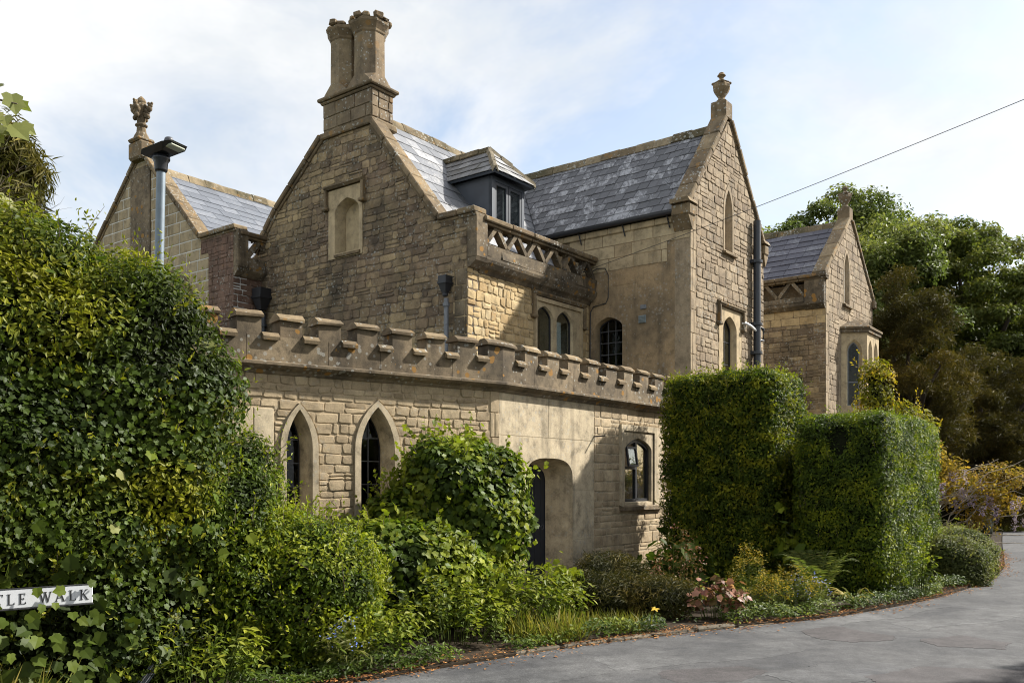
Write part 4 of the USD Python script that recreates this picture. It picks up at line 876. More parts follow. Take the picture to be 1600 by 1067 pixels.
# square headed window
P = arch(3.83, 0.46, 1.30, 2.18, 0.21, 'tudor'); inn = arch(3.83, 0.44, 1.31, 2.18, 0.195, 'tudor')
mb = MB().add(*prism(fR, wn_out.difference(Polygon(P)), -0.33, 0.015, 0.5)).add(*loft(fR, P, 0.014, inn, -0.03), 0.6).add(*prism(fR, Polygon(P).buffer(0.02).difference(Polygon(inn)), -0.13, -0.032))
sqw = build(GW, 'window', mb, S['ashlar'], label='square headed window with black frame')
build(sqw, 'square_head', prism(fR, wn_out.difference(sbox(3.30, 1.0, 4.36, 2.50)), 0.015, 0.04, 0.5), S['ashlar'])
build(sqw, 'sill', strip(fR, [(-0.1, 1.17), (0.07, 1.17), (0.07, 1.23), (-0.1, 1.31)], 3.20, 4.64), S['parapet'])
PI = Polygon(inn)
build(sqw, 'frame', prism(fR, PI.buffer(0.01).difference(PI.buffer(-0.05)).union(sbox(3.81, 1.3, 3.86, 2.36).intersection(PI)).union(sbox(3.44, 1.86, 3.84, 1.90)), -0.09, -0.035), S['iron'])
build(sqw, 'pane', prism(fR, PI.buffer(-0.05).intersection(sbox(3.86, 1.3, 4.3, 2.4)), -0.07, -0.065), glass)
build(sqw, 'pane', prism(fR, PI.buffer(-0.05).intersection(sbox(3.4, 1.3, 3.81, 1.86)), -0.07, -0.065), glass)
# the small top light stands open
hz = 2.24; fo = Frame(fR.p(0, hz, -0.03), X, (0, -0.14, -0.99)); fo2 = Frame(fo.O, -fo.U, fo.V)
tl = build(sqw, 'top_light', prism(fo2, sbox(-3.81, 0.0, -3.48, 0.34).difference(sbox(-3.775, 0.035, -3.515, 0.305)), -0.02, 0.015), S['iron'], label='small top light propped open')
build(sqw, 'pane', prism(fo2, sbox(-3.777, 0.033, -3.513, 0.307), -0.004, 0.0), glass)
build(sqw, 'inner_blind', prism(fR, sbox(3.40, 1.2, 4.28, 1.80), -0.60, -0.58), S['pipe_grey'])
# iron peg, cornice, parapet band, merlons
build(GW, 'iron_peg', tube([fR.p(2.42, 2.36, -0.02), fR.p(2.44, 2.37, 0.20)], 0.012, 6), S['iron'])
cor = [(-0.05, 2.865), (0.02, 2.865), (0.05, 2.90), (0.10, 2.925), (0.145, 2.955), (0.145, 2.985), (0.10, 3.0), (-0.05, 3.0)]
build(GW, 'cornice', strip(fA, cor, -7.0, 0.0, 0, mit), S['parapet']); build(GW, 'cornice', strip(fR, cor, 0.0, 7.4, -mit, 0), S['parapet'])
for fr_, a, c, first in ((fA, -7.0, 0.0, False), (fR, 0.0, 7.4, True)):
    n = int(round((c - a) / 0.85)); cuts = np.linspace(a, c, n + 1); cuts[1:-1] += rng.uniform(-0.12, 0.12, n - 1)
    for u0, u1 in zip(cuts[:-1], cuts[1:]):
        q0 = -mit if u0 == 0 else 0; q1 = mit if u1 == 0 else 0
        build(GW, 'parapet_stone', (*strip(fr_, [(-0.16, 3.0), (0.075, 3.0), (0.075, 3.285), (-0.16, 3.285)], u0 + (0 if u0 == 0 else 0.003), u1 - (0 if u1 == 0 else 0.003), q0, q1), rng.uniform(0.3, 0.7)), S['parapet'])
capf = lambda z: [(-0.19, z), (0.098, z), (0.10, z + 0.03), (0.02, z + 0.085), (-0.07, z + 0.085), (-0.19, z + 0.03)]
def merlon(fr, u0, u1, q0=0.0, q1=0.0):
    z = 3.475 + rng.uniform(-0.008, 0.008); t = np.clip(rng.normal(0.5, 0.2), 0, 1)
    m_ = build(GW, 'merlon', (*strip(fr, [(-0.16, 3.285), (0.072, 3.285), (0.070, z), (-0.16, z)], u0, u1, q0, q1), t), S['parapet'])
    v, f = strip(fr, capf(z + 0.001), u0 - (0.022 if not q0 else 0), u1 + (0.022 if not q1 else 0), q0, q1)
    v = v + rng.uniform(-0.006, 0.006, v.shape)
    build(m_, 'merlon_cap', (v, f, np.clip(rng.normal(0.55, 0.25), 0, 1)), S['coping'])
def crenel(fr, u0, u1):
    build(GW, 'crenel_sill', (*strip(fr, [(-0.14, 3.287), (0.125, 3.235), (0.13, 3.275), (0.075, 3.325), (-0.14, 3.36)], u0 + 0.004, u1 - 0.004), rng.uniform(0.3, 0.8)), S['coping'])
for i in range(13):
    u1 = -0.44 - 0.49 * i; merlon(fA, u1 - 0.275 + rng.uniform(-.012, .012), u1)
    crenel(fA, u1 + 0.0, u1 + 0.205) if i else crenel(fA, -0.44, -0.24)
merlon(fA, -0.24, 0.0, 0, mit); merlon(fR, 0.0, 0.26, -mit, 0)
u = 0.26
for i in range(12):
    crenel(fR, u, u + 0.235); w = 0.315 + rng.uniform(-0.02, 0.02); merlon(fR, u + 0.235, u + 0.235 + w); u += 0.235 + w
# roof and dark rooms behind
build(GW, 'flat_roof', prism(Frame((0, 0, 3.0), X, Y), Polygon([(0.2, 0.16), (7.2, 0.16), (7.2, 0.50), (2.8, 0.50), (2.8, 2.9), (-5.6, 6.0), (-6.6, 2.0)]), -0.12, -0.02), S['lead'])
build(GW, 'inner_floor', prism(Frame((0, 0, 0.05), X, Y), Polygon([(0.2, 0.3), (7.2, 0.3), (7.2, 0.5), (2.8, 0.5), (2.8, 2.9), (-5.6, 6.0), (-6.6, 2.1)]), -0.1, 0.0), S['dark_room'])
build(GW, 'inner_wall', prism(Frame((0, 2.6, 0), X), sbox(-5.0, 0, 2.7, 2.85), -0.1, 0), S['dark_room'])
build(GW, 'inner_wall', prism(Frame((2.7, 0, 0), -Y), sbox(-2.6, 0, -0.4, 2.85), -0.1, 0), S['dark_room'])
emit(GW, 'stone', groups, 320)

# ================================================================ foliage tools
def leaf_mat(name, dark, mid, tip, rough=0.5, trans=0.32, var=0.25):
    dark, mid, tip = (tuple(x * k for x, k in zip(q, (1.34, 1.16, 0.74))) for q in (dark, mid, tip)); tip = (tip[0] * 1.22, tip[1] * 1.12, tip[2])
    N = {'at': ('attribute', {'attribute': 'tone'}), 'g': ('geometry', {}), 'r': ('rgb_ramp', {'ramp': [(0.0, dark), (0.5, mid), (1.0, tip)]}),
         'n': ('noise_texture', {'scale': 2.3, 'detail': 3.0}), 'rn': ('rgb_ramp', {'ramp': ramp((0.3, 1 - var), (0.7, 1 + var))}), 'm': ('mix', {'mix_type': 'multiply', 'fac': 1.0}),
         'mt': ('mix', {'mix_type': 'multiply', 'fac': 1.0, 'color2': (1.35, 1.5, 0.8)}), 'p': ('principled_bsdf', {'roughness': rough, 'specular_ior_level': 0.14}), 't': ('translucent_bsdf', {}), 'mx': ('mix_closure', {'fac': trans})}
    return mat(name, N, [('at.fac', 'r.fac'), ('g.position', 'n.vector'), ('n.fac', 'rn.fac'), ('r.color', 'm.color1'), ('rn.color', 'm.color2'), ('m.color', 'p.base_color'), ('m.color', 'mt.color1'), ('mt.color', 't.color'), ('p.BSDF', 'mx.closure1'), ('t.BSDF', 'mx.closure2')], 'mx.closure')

LEAF_SMALL = (np.array([(0, 0, 0), (0.25, 0.45, 0.07), (0, 1, -0.05), (-0.25, 0.45, 0.07)]), np.array([(0, 1, 2), (0, 2, 3)]))
LEAF_OVAL = (np.array([(0, 0, 0), (0.21, 0.26, 0.06), (0.20, 0.62, 0.05), (0, 1, -0.07), (-0.20, 0.62, 0.05), (-0.21, 0.26, 0.06)]), np.array([(0, 1, 2), (0, 2, 3), (0, 3, 4), (0, 4, 5)]))
LEAF_NARROW = (np.array([(0, 0, 0), (0.07, 0.4, 0.02), (0, 1, -0.08), (-0.07, 0.4, 0.02)]), np.array([(0, 1, 2), (0, 2, 3)]))
_h = [(0, 0), (0.20, -0.07), (0.44, 0.08), (0.38, 0.28), (0.50, 0.56), (0.30, 0.64), (0, 1.0)]
_o = _h + [(-x, y) for x, y in _h[-2:0:-1]]
LEAF_LOBED = (np.array([(x, y, 0.10 * abs(x) - 0.12 * max(0, y - 0.5)) for x, y in _o] + [(0, 0.36, 0.0)]), np.array([(i, (i + 1) % len(_o), len(_o)) for i in range(len(_o))]))
LEAF_BLADE = (np.array([(-0.02, 0, 0), (0.02, 0, 0), (0.022, 0.5, 0.03), (-0.022, 0.5, 0.03), (0, 1, -0.14)]), np.array([(0, 1, 2), (0, 2, 3), (3, 2, 4)]))

def unit(a): return a / np.maximum(np.linalg.norm(a, axis=-1, keepdims=True), 1e-9)

def scatter(P, Nn, tmpl, size, rng, tilt=0.6, up=0.25, droop=0.5, tone=0.5, yhint=None):
    P = np.asarray(P, float); n = len(P)
    z = unit(Nn + tilt * rng.normal(size=(n, 3)) * 0.6 + np.array([0, 0, up]))
    h = rng.normal(size=(n, 3)) + np.array([0, 0, -droop]) if yhint is None else yhint + 0.35 * rng.normal(size=(n, 3))
    x = unit(np.cross(h, z)); y = np.cross(z, x)
    s = np.broadcast_to(np.asarray(size, float), (n,))[:, None, None]
    tv, tf = tmpl; k = len(tv)
    v = P[:, None, :] + s * (tv[None, :, :1] * x[:, None] + tv[None, :, 1:2] * y[:, None] + tv[None, :, 2:] * z[:, None])
    f = tf[None] + (np.arange(n) * k)[:, None, None]
    t = np.repeat(np.broadcast_to(np.asarray(tone, float), (n,)), k)
    return v.reshape(-1, 3), f.reshape(-1, 3), np.clip(t, 0, 1)

def blob(c, r, n=2.2, rot=0.0, amp=0.12, freq=1.6, seed=0, sub=4, floor=None):
    m = trimesh.creation.icosphere(sub, 1.0); d = np.array(m.vertices); r = np.array(r, float)
    k = (np.abs(d / 1.0) ** n).sum(1) ** (-1.0 / n)
    p = d * k[:, None] * r
    ca, sa = math.cos(rot), math.sin(rot); p = np.c_[p[:, 0] * ca - p[:, 1] * sa, p[:, 0] * sa + p[:, 1] * ca, p[:, 2]]
    q = p + np.array(c, float)
    dd = np.c_[d[:, 0] * ca - d[:, 1] * sa, d[:, 0] * sa + d[:, 1] * ca, d[:, 2]]
    q = q + dd * ((meshkit.fbm(q * freq + 37.0 + seed, 3, seed) - 0.5) * 2 * amp)[:, None]
    if floor is not None: q[:, 2] = np.maximum(q[:, 2], floor)
    return q, np.array(m.faces)

def sample(meshes, n, rng, keep=None, outside=True):
    """n points on the outer skin of overlapping blobs, with normals"""
    A, T = [], []
    for v, f in meshes:
        t = v[f]; T.append(t); A.append(0.5 * np.linalg.norm(np.cross(t[:, 1] - t[:, 0], t[:, 2] - t[:, 0]), axis=1))
    T = np.vstack(T); A = np.concatenate(A); i = rng.choice(len(T), n, p=A / A.sum())
    a, b = rng.random((2, n)); q = a + b > 1; a[q], b[q] = 1 - a[q], 1 - b[q]
    t = T[i]; P = t[:, 0] + a[:, None] * (t[:, 1] - t[:, 0]) + b[:, None] * (t[:, 2] - t[:, 0])
    N_ = unit(np.cross(t[:, 1] - t[:, 0], t[:, 2] - t[:, 0]))
    if keep is not None:
        k = keep(P, N_); P, N_ = P[k], N_[k]
    return P, N_

def clump(P, freq, seed, lo=0.0, hi=1.0): return lo + (hi - lo) * np.clip((meshkit.fbm(np.asarray(P) * freq + 11.3, 3, seed) - 0.3) / 0.4, 0, 1)

def shrink(m, k, c=None):
    v, f = m; c = v.mean(0) if c is None else np.array(c); return (v - c) * k + c, f

def toward_camera(P, N_, loc, lim=-0.35):
    """leaves on the far side of a mass, which nobody standing on this road sees, are thinned out"""
    d = unit(np.array([0, 0, CAM_H]) - (P + np.array(loc))); return ((N_ * d).sum(1) > lim) | (N_[:, 2] > 0.2)

def shoots(P, N_, n, length, per, rng, up=0.8):
    """young shoots: (positions, directions, stems) standing out of a leafy surface"""
    i = rng.choice(len(P), min(n, len(P)), replace=False); b = P[i]; d = unit(N_[i] * 0.7 + rng.normal(size=(len(i), 3)) * 0.35 + np.array([0, 0, up])); L = length * rng.uniform(0.4, 1.2, len(i))
    s = (np.arange(per) + 0.5) / per
    pts = b[:, None] + d[:, None] * (L[:, None] * s[None])[..., None] + rng.normal(size=(len(i), per, 3)) * 0.012
    return pts.reshape(-1, 3), np.repeat(d, per, 0), list(zip(b, b + d * L[:, None]))

def stems_mesh(segs, r=0.003):
    mb = MB()
    for a, b in segs: mb.add(*tube([a, (a + b) / 2 + [0, 0, 0.004], b], [r, r * 0.8, r * 0.4], 4, False))
    return mb

M = {}
M['hedge'] = leaf_mat('mixed_hedge_leaf', (0.016, 0.028, 0.007), (0.050, 0.080, 0.013), (0.135, 0.165, 0.020), 0.48)
M['ivy'] = leaf_mat('ivy_leaf', (0.020, 0.038, 0.009), (0.055, 0.095, 0.016), (0.14, 0.19, 0.028), 0.48)
M['privet'] = leaf_mat('privet_leaf', (0.018, 0.033, 0.007), (0.055, 0.095, 0.013), (0.15, 0.20, 0.020), 0.48)
M['box'] = leaf_mat('yellow_green_hedge_leaf', (0.018, 0.034, 0.006), (0.050, 0.084, 0.012), (0.145, 0.175, 0.020), 0.48)
M['maple'] = leaf_mat('maple_leaf', (0.020, 0.036, 0.009), (0.055, 0.088, 0.018), (0.10, 0.135, 0.028), 0.5)
M['pale'] = leaf_mat('pale_young_leaf', (0.11, 0.14, 0.07), (0.17, 0.20, 0.10), (0.26, 0.28, 0.17), 0.5)
M['nettle'] = leaf_mat('verge_leaf', (0.028, 0.050, 0.010), (0.065, 0.105, 0.018), (0.13, 0.17, 0.03), 0.5)
M['grass'] = leaf_mat('grass_blade', (0.05, 0.07, 0.015), (0.09, 0.115, 0.03), (0.20, 0.19, 0.08), 0.5)
M['juniper'] = leaf_mat('low_conifer_needle', (0.014, 0.018, 0.007), (0.034, 0.038, 0.013), (0.075, 0.070, 0.022), 0.6, 0.15)
M['red'] = leaf_mat('pink_flushed_leaf', (0.07, 0.065, 0.03), (0.15, 0.07, 0.08), (0.24, 0.16, 0.19), 0.45)
M['spurge'] = leaf_mat('spurge_bract', (0.06, 0.07, 0.012), (0.16, 0.15, 0.018), (0.26, 0.22, 0.025), 0.5)
M['spurge_leaf'] = leaf_mat('spurge_leaf', (0.03, 0.045, 0.015), (0.055, 0.085, 0.028), (0.09, 0.12, 0.04), 0.5)
M['fern'] = leaf_mat('fern_leaflet', (0.035, 0.055, 0.018), (0.07, 0.10, 0.035), (0.13, 0.155, 0.06), 0.5)
M['blue'] = plain_mat('blue_petal', (0.14, 0.20, 0.50), 0.6, var=0.2)
M['yellow'] = plain_mat('yellow_petal', (0.65, 0.42, 0.02), 0.6, var=0.2)
M['grey_shrub'] = leaf_mat('grey_green_leaf', (0.035, 0.050, 0.022), (0.075, 0.10, 0.048), (0.13, 0.155, 0.08), 0.55)
M['gold'] = leaf_mat('golden_leaf', (0.075, 0.070, 0.018), (0.15, 0.115, 0.032), (0.25, 0.185, 0.055), 0.5, 0.45)
M['gold_green'] = leaf_mat('golden_climber_leaf', (0.06, 0.075, 0.010), (0.15, 0.155, 0.018), (0.27, 0.22, 0.03), 0.5, 0.4)
M['lilac'] = leaf_mat('lilac_petal', (0.11, 0.10, 0.30), (0.18, 0.16, 0.42), (0.30, 0.28, 0.60), 0.6)
M['oak'] = leaf_mat('far_broadleaf', (0.038, 0.060, 0.028), (0.078, 0.112, 0.048), (0.14, 0.175, 0.085), 0.5)
M['chestnut'] = leaf_mat('far_dense_leaf', (0.032, 0.050, 0.018), (0.072, 0.100, 0.034), (0.14, 0.16, 0.060), 0.5)
M['yew'] = leaf_mat('bronze_conifer', (0.020, 0.022, 0.009), (0.048, 0.046, 0.017), (0.095, 0.080, 0.028), 0.6, 0.2)
M['dark_tree'] = leaf_mat('dark_conifer', (0.008, 0.012, 0.006), (0.016, 0.022, 0.010), (0.030, 0.038, 0.016), 0.6, 0.15)
M['drooping'] = leaf_mat('drooping_conifer', (0.020, 0.024, 0.008), (0.045, 0.050, 0.016), (0.10, 0.10, 0.03), 0.6, 0.2)
M['core'] = plain_mat('inner_twigs', (0.010, 0.012, 0.005), 0.95, var=0.5, scale=14.0, bump=0.8, spec=0.1)
M['bark'] = plain_mat('bark', (0.055, 0.042, 0.030), 0.95, var=0.4, scale=12.0, bump=0.8, spec=0.2)
M['twig'] = plain_mat('twig_bark', (0.10, 0.075, 0.05), 0.9, var=0.3)
M['pale_twig'] = plain_mat('pale_twig', (0.26, 0.22, 0.16), 0.9, var=0.3)
M['litter'] = leaf_mat('fallen_leaf', (0.10, 0.045, 0.02), (0.20, 0.095, 0.05), (0.30, 0.19, 0.11), 0.7, 0.1)

def bed(p, q, z=0.0):
    a = K2 + p * D1 + q * Q1; return np.array([a[0], a[1], z])
BROT = math.atan2(D1[1], D1[0])

def shrub(name, label, cat, loc, blobs, n, tmpl, size, m, rng, depth=0.10, out=0.03, tilt=0.7, up=0.3, droop=0.5, core=0.88, shoot=None, tone=(0.1, 0.75), cfreq=2.2, group=None, coremat='core', seed=0, lim=-0.3, tipboost=0.25, mix=None, hollow=None):
    """a leafy mass: an inner tangle, a thick coat of single leaves and young shoots"""
    t = thing(name, label, cat, loc, 0, group)
    bl = [blob(*b[:2], **b[2]) for b in blobs]
    mb = MB()
    for v, f in bl:
        vn = np.zeros_like(v); fn = np.cross(v[f[:, 1]] - v[f[:, 0]], v[f[:, 2]] - v[f[:, 0]])
        for k in range(3): np.add.at(vn, f[:, k], fn)
        mb.add(v - unit(vn) * depth * 1.05, f)
    build(t, 'inner_growth', mb, M[coremat], kind='stuff')
    P, Nn = sample(bl, n, rng, lambda P, N_: toward_camera(P, N_, loc, lim))
    dz = rng.uniform(-depth, out, len(P)); P = P + Nn * dz[:, None]
    if hollow is not None:
        k = np.linalg.norm((P - np.array(hollow[0])) * np.array([1, 1, 0.62]), axis=1) > hollow[1] * rng.uniform(0.75, 1.15, len(P)); P, Nn, dz = P[k], Nn[k], dz[k]
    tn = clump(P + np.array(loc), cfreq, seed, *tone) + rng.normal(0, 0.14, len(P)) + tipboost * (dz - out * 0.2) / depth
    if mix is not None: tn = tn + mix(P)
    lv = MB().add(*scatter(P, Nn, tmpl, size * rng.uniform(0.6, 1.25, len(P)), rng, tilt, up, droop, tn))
    segs = []
    if shoot:
        k, L, per = shoot; pts, dr, segs = shoots(P, Nn, k, L, per, rng)
        lv.add(*scatter(pts, unit(dr * 0.3 + rng.normal(size=pts.shape)), tmpl, size * rng.uniform(0.5, 1.0, len(pts)), rng, 0.5, 0.2, -0.4, np.clip(rng.normal(0.82, 0.14, len(pts)), 0, 1), dr))
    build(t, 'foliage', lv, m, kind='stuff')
    if segs: build(t, 'shoot_stems', stems_mesh(segs[:400]), M['twig'], kind='stuff')
    return t, bl, P, Nn

def big_leaves(t, P, Nn, k, tmpl, size, m, rng, tilt=0.5, up=0.35, droop=0.8, tone=(0.3, 0.8), out=0.05, name='leaf', nmat=None):
    i = rng.choice(len(P), min(k, len(P)), replace=False)
    for j in i:
        s = size * rng.uniform(0.65, 1.3)
        build(t, name, scatter(P[j:j + 1] + Nn[j:j + 1] * out * rng.uniform(0.3, 1.5), Nn[j:j + 1], tmpl, s, rng, tilt, up, droop, rng.uniform(*tone)), m)

# ================================================================ ground, road and bed
rng = np.random.default_rng(21)
earth = mat('earth_and_grass', {'g': ('geometry', {}), 'n': ('noise_texture', {'scale': 0.25, 'detail': 8.0, 'roughness': 0.65}), 'r': ('rgb_ramp', {'ramp': [(0.35, (0.035, 0.040, 0.014)), (0.55, (0.055, 0.062, 0.020)), (0.75, (0.075, 0.065, 0.032))]}),
    'n2': ('noise_texture', {'scale': 30.0, 'detail': 5.0}), 'b': ('bump', {'strength': 0.8, 'distance': 0.04}), 'p': ('principled_bsdf', {'roughness': 0.95, 'specular_ior_level': 0.1})},
    [('g.position', 'n.vector'), ('g.position', 'n2.vector'), ('n.fac', 'r.fac'), ('r.color', 'p.base_color'), ('n2.fac', 'b.height'), ('b.normal', 'p.normal')], 'p.BSDF')
build('/World', 'ground', (np.array([(-600, -200, -0.03), (600, -200, -0.03), (600, 900, -0.03), (-600, 900, -0.03)], float), np.array([(0, 1, 2), (0, 2, 3)])), earth, kind='structure')

edge = [bed(-9.0, 3.12)[:2], bed(-6.0, 3.14)[:2], (-1.32, 7.14), (0.64, 8.73), (2.2, 9.70), (3.78, 10.6), (5.9, 12.35), (7.7, 14.4), (9.2, 16.5), (10.9, 19.5), (12.6, 22.6), (14.6, 26.2), (16.4, 29.4)]
def smooth_line(pts, k=8):
    pts = np.array(pts, float); from_ = np.arange(len(pts)); t = np.linspace(0, len(pts) - 1, (len(pts) - 1) * k + 1)
    from scipy.interpolate import PchipInterpolator
    return np.c_[PchipInterpolator(from_, pts[:, 0])(t), PchipInterpolator(from_, pts[:, 1])(t)]
E = smooth_line(edge)
road_poly = Polygon(list(map(tuple, E)) + [(20.0, 30.6), (44, 31.5), (44, -12), (-14, -12), tuple(bed(-9.0, 3.12)[:2])]).buffer(0)
def asphalt(name, c0, c1, c2, wet=0.5, patch=1.0):
    return mat(name, {'g': ('geometry', {}), 'n': ('noise_texture', {'scale': 0.75, 'detail': 9.0, 'roughness': 0.66, 'distortion': 0.6}), 'r': ('rgb_ramp', {'ramp': [(0.34, c0), (0.5, c1), (0.66, c2)]}),
    'v': ('voronoi_texture', {'scale': 75.0}), 'rv': ('rgb_ramp', {'ramp': ramp((0.0, 1.9), (0.3, 1.0), (0.8, 0.55))}), 'm': ('mix', {'mix_type': 'multiply', 'fac': 0.75}),
    'n2': ('noise_texture', {'scale': 4.5, 'detail': 9.0, 'roughness': 0.8}), 'r2': ('rgb_ramp', {'ramp': ramp((0.34, 0.60), (0.66, 1.32))}), 'm2': ('mix', {'mix_type': 'multiply', 'fac': 1.0}),
    'n3': ('noise_texture', {'scale': 0.42, 'detail': 5.0, 'roughness': 0.55}), 'r3': ('rgb_ramp', {'ramp': ramp((0.40, 0.88), (0.62, 0.88), (0.70, 0.88 - wet))}),
    'n4': ('noise_texture', {'scale': 90.0, 'detail': 3.0}), 'b': ('bump', {'strength': 0.55, 'distance': 0.006}), 'p': ('principled_bsdf', {'specular_ior_level': 0.4})},
    [('g.position', k + '.vector') for k in ('n', 'v', 'n2', 'n3', 'n4')] + [('n.fac', 'r.fac'), ('v.distance', 'rv.fac'), ('r.color', 'm.color1'), ('rv.color', 'm.color2'), ('m.color', 'm2.color1'), ('n2.fac', 'r2.fac'), ('r2.color', 'm2.color2'), ('m2.color', 'p.base_color'), ('n3.fac', 'r3.fac'), ('r3.color', 'p.roughness'), ('n4.fac', 'b.height'), ('b.normal', 'p.normal')], 'p.BSDF')
tar = asphalt('road_tarmac', (0.040, 0.040, 0.042), (0.068, 0.067, 0.067), (0.098, 0.096, 0.094), 0.5)
flatF = Frame((0, 0, 0), X, Y)
build('/World', 'road', prism(flatF, road_poly, -0.10, 0.0), tar, kind='structure')
tar2 = asphalt('patch_tarmac', (0.045, 0.040, 0.039), (0.060, 0.053, 0.052), (0.078, 0.070, 0.068), 0.2); tar3 = asphalt('pale_patch_tarmac', (0.055, 0.055, 0.055), (0.075, 0.074, 0.074), (0.10, 0.099, 0.098), 0.5)
def px_ground(x, y, z=0.0):
    d = (CAM_H - z) * FPX / (y - HORIZON); return ((x - 800) / FPX * d, d)
def rough_edge(g):
    e = g.buffer(0.04).exterior; s = np.arange(0, e.length, 0.035); q = np.array([[e.interpolate(x).x, e.interpolate(x).y] for x in s]); r_ = np.random.default_rng(len(s))
    return Polygon(q + r_.normal(0, 0.011, q.shape) + 0.05 * np.c_[np.sin(s * 4.0), np.cos(s * 3.1)]).buffer(0)
def patch(pts, m, z): build('/World', 'road_patch', prism(flatF, rough_edge(Polygon([px_ground(*p) for p in pts])), -0.002, z), m, kind='structure')
patch([(1262, 986), (1300, 978), (1392, 992), (1388, 1000), (1330, 1003), (1290, 997)], tar2, 0.0025)
patch([(1450, 1000), (1500, 993), (1575, 1003), (1560, 1014), (1470, 1010)], tar2, 0.0025)
patch([(1205, 1056), (1290, 1035), (1370, 1034), (1420, 1044), (1350, 1062), (1260, 1072)], tar3, 0.0025)
patch([(1360, 1060), (1440, 1040), (1620, 1050), (1640, 1100), (1380, 1100)], tar2, 0.0035)
tar4 = asphalt('worn_tarmac', (0.050, 0.050, 0.051), (0.085, 0.084, 0.083), (0.120, 0.118, 0.115), 0.35)
patch([(930, 1028), (1080, 1012), (1230, 1004), (1260, 1014), (1120, 1034), (960, 1046)], tar4, 0.0012)
patch([(1180, 985), (1270, 972), (1420, 950), (1480, 948), (1380, 966), (1270, 984)], tar4, 0.0016)
patch([(1400, 975), (1500, 955), (1600, 945), (1640, 958), (1520, 972), (1430, 985)], tar4, 0.0012)
patch([(640, 1066), (760, 1048), (900, 1040), (940, 1052), (800, 1075), (660, 1085)], tar4, 0.0016)
patch([(1040, 1050), (1160, 1040), (1200, 1046), (1150, 1064), (1060, 1066)], tar2, 0.0012)
soil = plain_mat('bed_soil', (0.035, 0.026, 0.017), 0.95, var=0.5, scale=9.0, bump=0.9, spec=0.1)
bed_poly = Polygon([tuple(bed(-9.0, -0.1)[:2]), tuple(bed(0.0, -0.12)[:2]), (3.0, 16.2), (9, 24), (13.5, 30)] + [tuple(x) for x in E[::-1]]).buffer(0)
build('/World', 'planting_bed', prism(flatF, bed_poly.buffer(-0.02), -0.08, 0.022), soil, kind='structure')
# low stone edging that shows here and there between bed and road
EL = LineString(E); kerb_m = stone_mat('kerb_stone', (0.12, 0.10, 0.075), (0.16, 0.135, 0.10), (0.20, 0.17, 0.13), lichen=0.1, orange=0.0)
kt = thing('kerb_edging', 'low worn stone edging between the planted bed and the road', 'kerb', (0, 0, 0))
s = 6.9
while s < 10.2:
    a, b = EL.interpolate(s), EL.interpolate(s + 0.58); d = np.array([b.x - a.x, b.y - a.y]); d /= np.linalg.norm(d)
    fr = Frame((a.x, a.y, 0), (*d, 0), (0, 0, 1)); build(kt, 'kerb_stone', (*frbox(fr, 0.01, 0.57, -0.06, 0.030 + rng.uniform(-0.02, 0.012), -0.12, -0.01, 0.015), rng.uniform(0.2, 0.8)), kerb_m); s += 0.6
# fallen leaves swept against the edge, and creeping ivy
S_ = rng.uniform(3.5, 24, 4200); off = np.abs(rng.normal(0, 0.10, 4200)) * (0.6 + 0.9 * (np.sin(S_ * 2.1) > 0)); side = rng.choice([1, -1, -1.2], 4200)
pp = np.array([[EL.interpolate(x).x, EL.interpolate(x).y] for x in S_]); pq = np.array([[EL.interpolate(x + 0.05).x, EL.interpolate(x + 0.05).y] for x in S_]); dd = unit(pq - pp); nn = np.c_[dd[:, 1], -dd[:, 0]]
pl = pp + nn * (off * side)[:, None]
build('/World', 'fallen_leaves', scatter(np.c_[pl, np.where(side > 0, 0.008, 0.034) + rng.uniform(0, 0.012, 4200)], np.tile([0, 0, 1.0], (4200, 1)), LEAF_OVAL, rng.uniform(0.018, 0.045, 4200), rng, 0.35, 0.8, 0, rng.uniform(0, 1, 4200)), M['litter'], kind='stuff')
S_ = rng.uniform(4.2, 16.5, 9000); off = 0.03 + np.abs(rng.normal(0, 0.22, 9000))
pp = np.array([[EL.interpolate(x).x, EL.interpolate(x).y] for x in S_]); pq = np.array([[EL.interpolate(x + 0.05).x, EL.interpolate(x + 0.05).y] for x in S_]); dd = unit(pq - pp); nn = np.c_[-dd[:, 1], dd[:, 0]]
pl = pp + nn * off[:, None]; keep = clump(np.c_[pl, 0 * off], 1.3, 5) > 0.25
pl = pl[keep]; hh = rng.uniform(0.05, 0.17, len(pl)) * clump(np.c_[pl, 0 * pl[:, 0]], 2.0, 6, 0.5, 1.4)
build('/World', 'ground_cover', scatter(np.c_[pl, hh], np.tile([0.2, -0.5, 1.0], (len(pl), 1)), LEAF_OVAL, rng.uniform(0.03, 0.06, len(pl)), rng, 0.6, 0.3, 0.2, np.clip(clump(np.c_[pl, hh], 1.5, 9, -0.2, 0.7) + rng.normal(0, 0.15, len(pl)), 0, 1)), M['ivy'], kind='stuff')

# ================================================================ the planting, left to right
rng = np.random.default_rng(31)
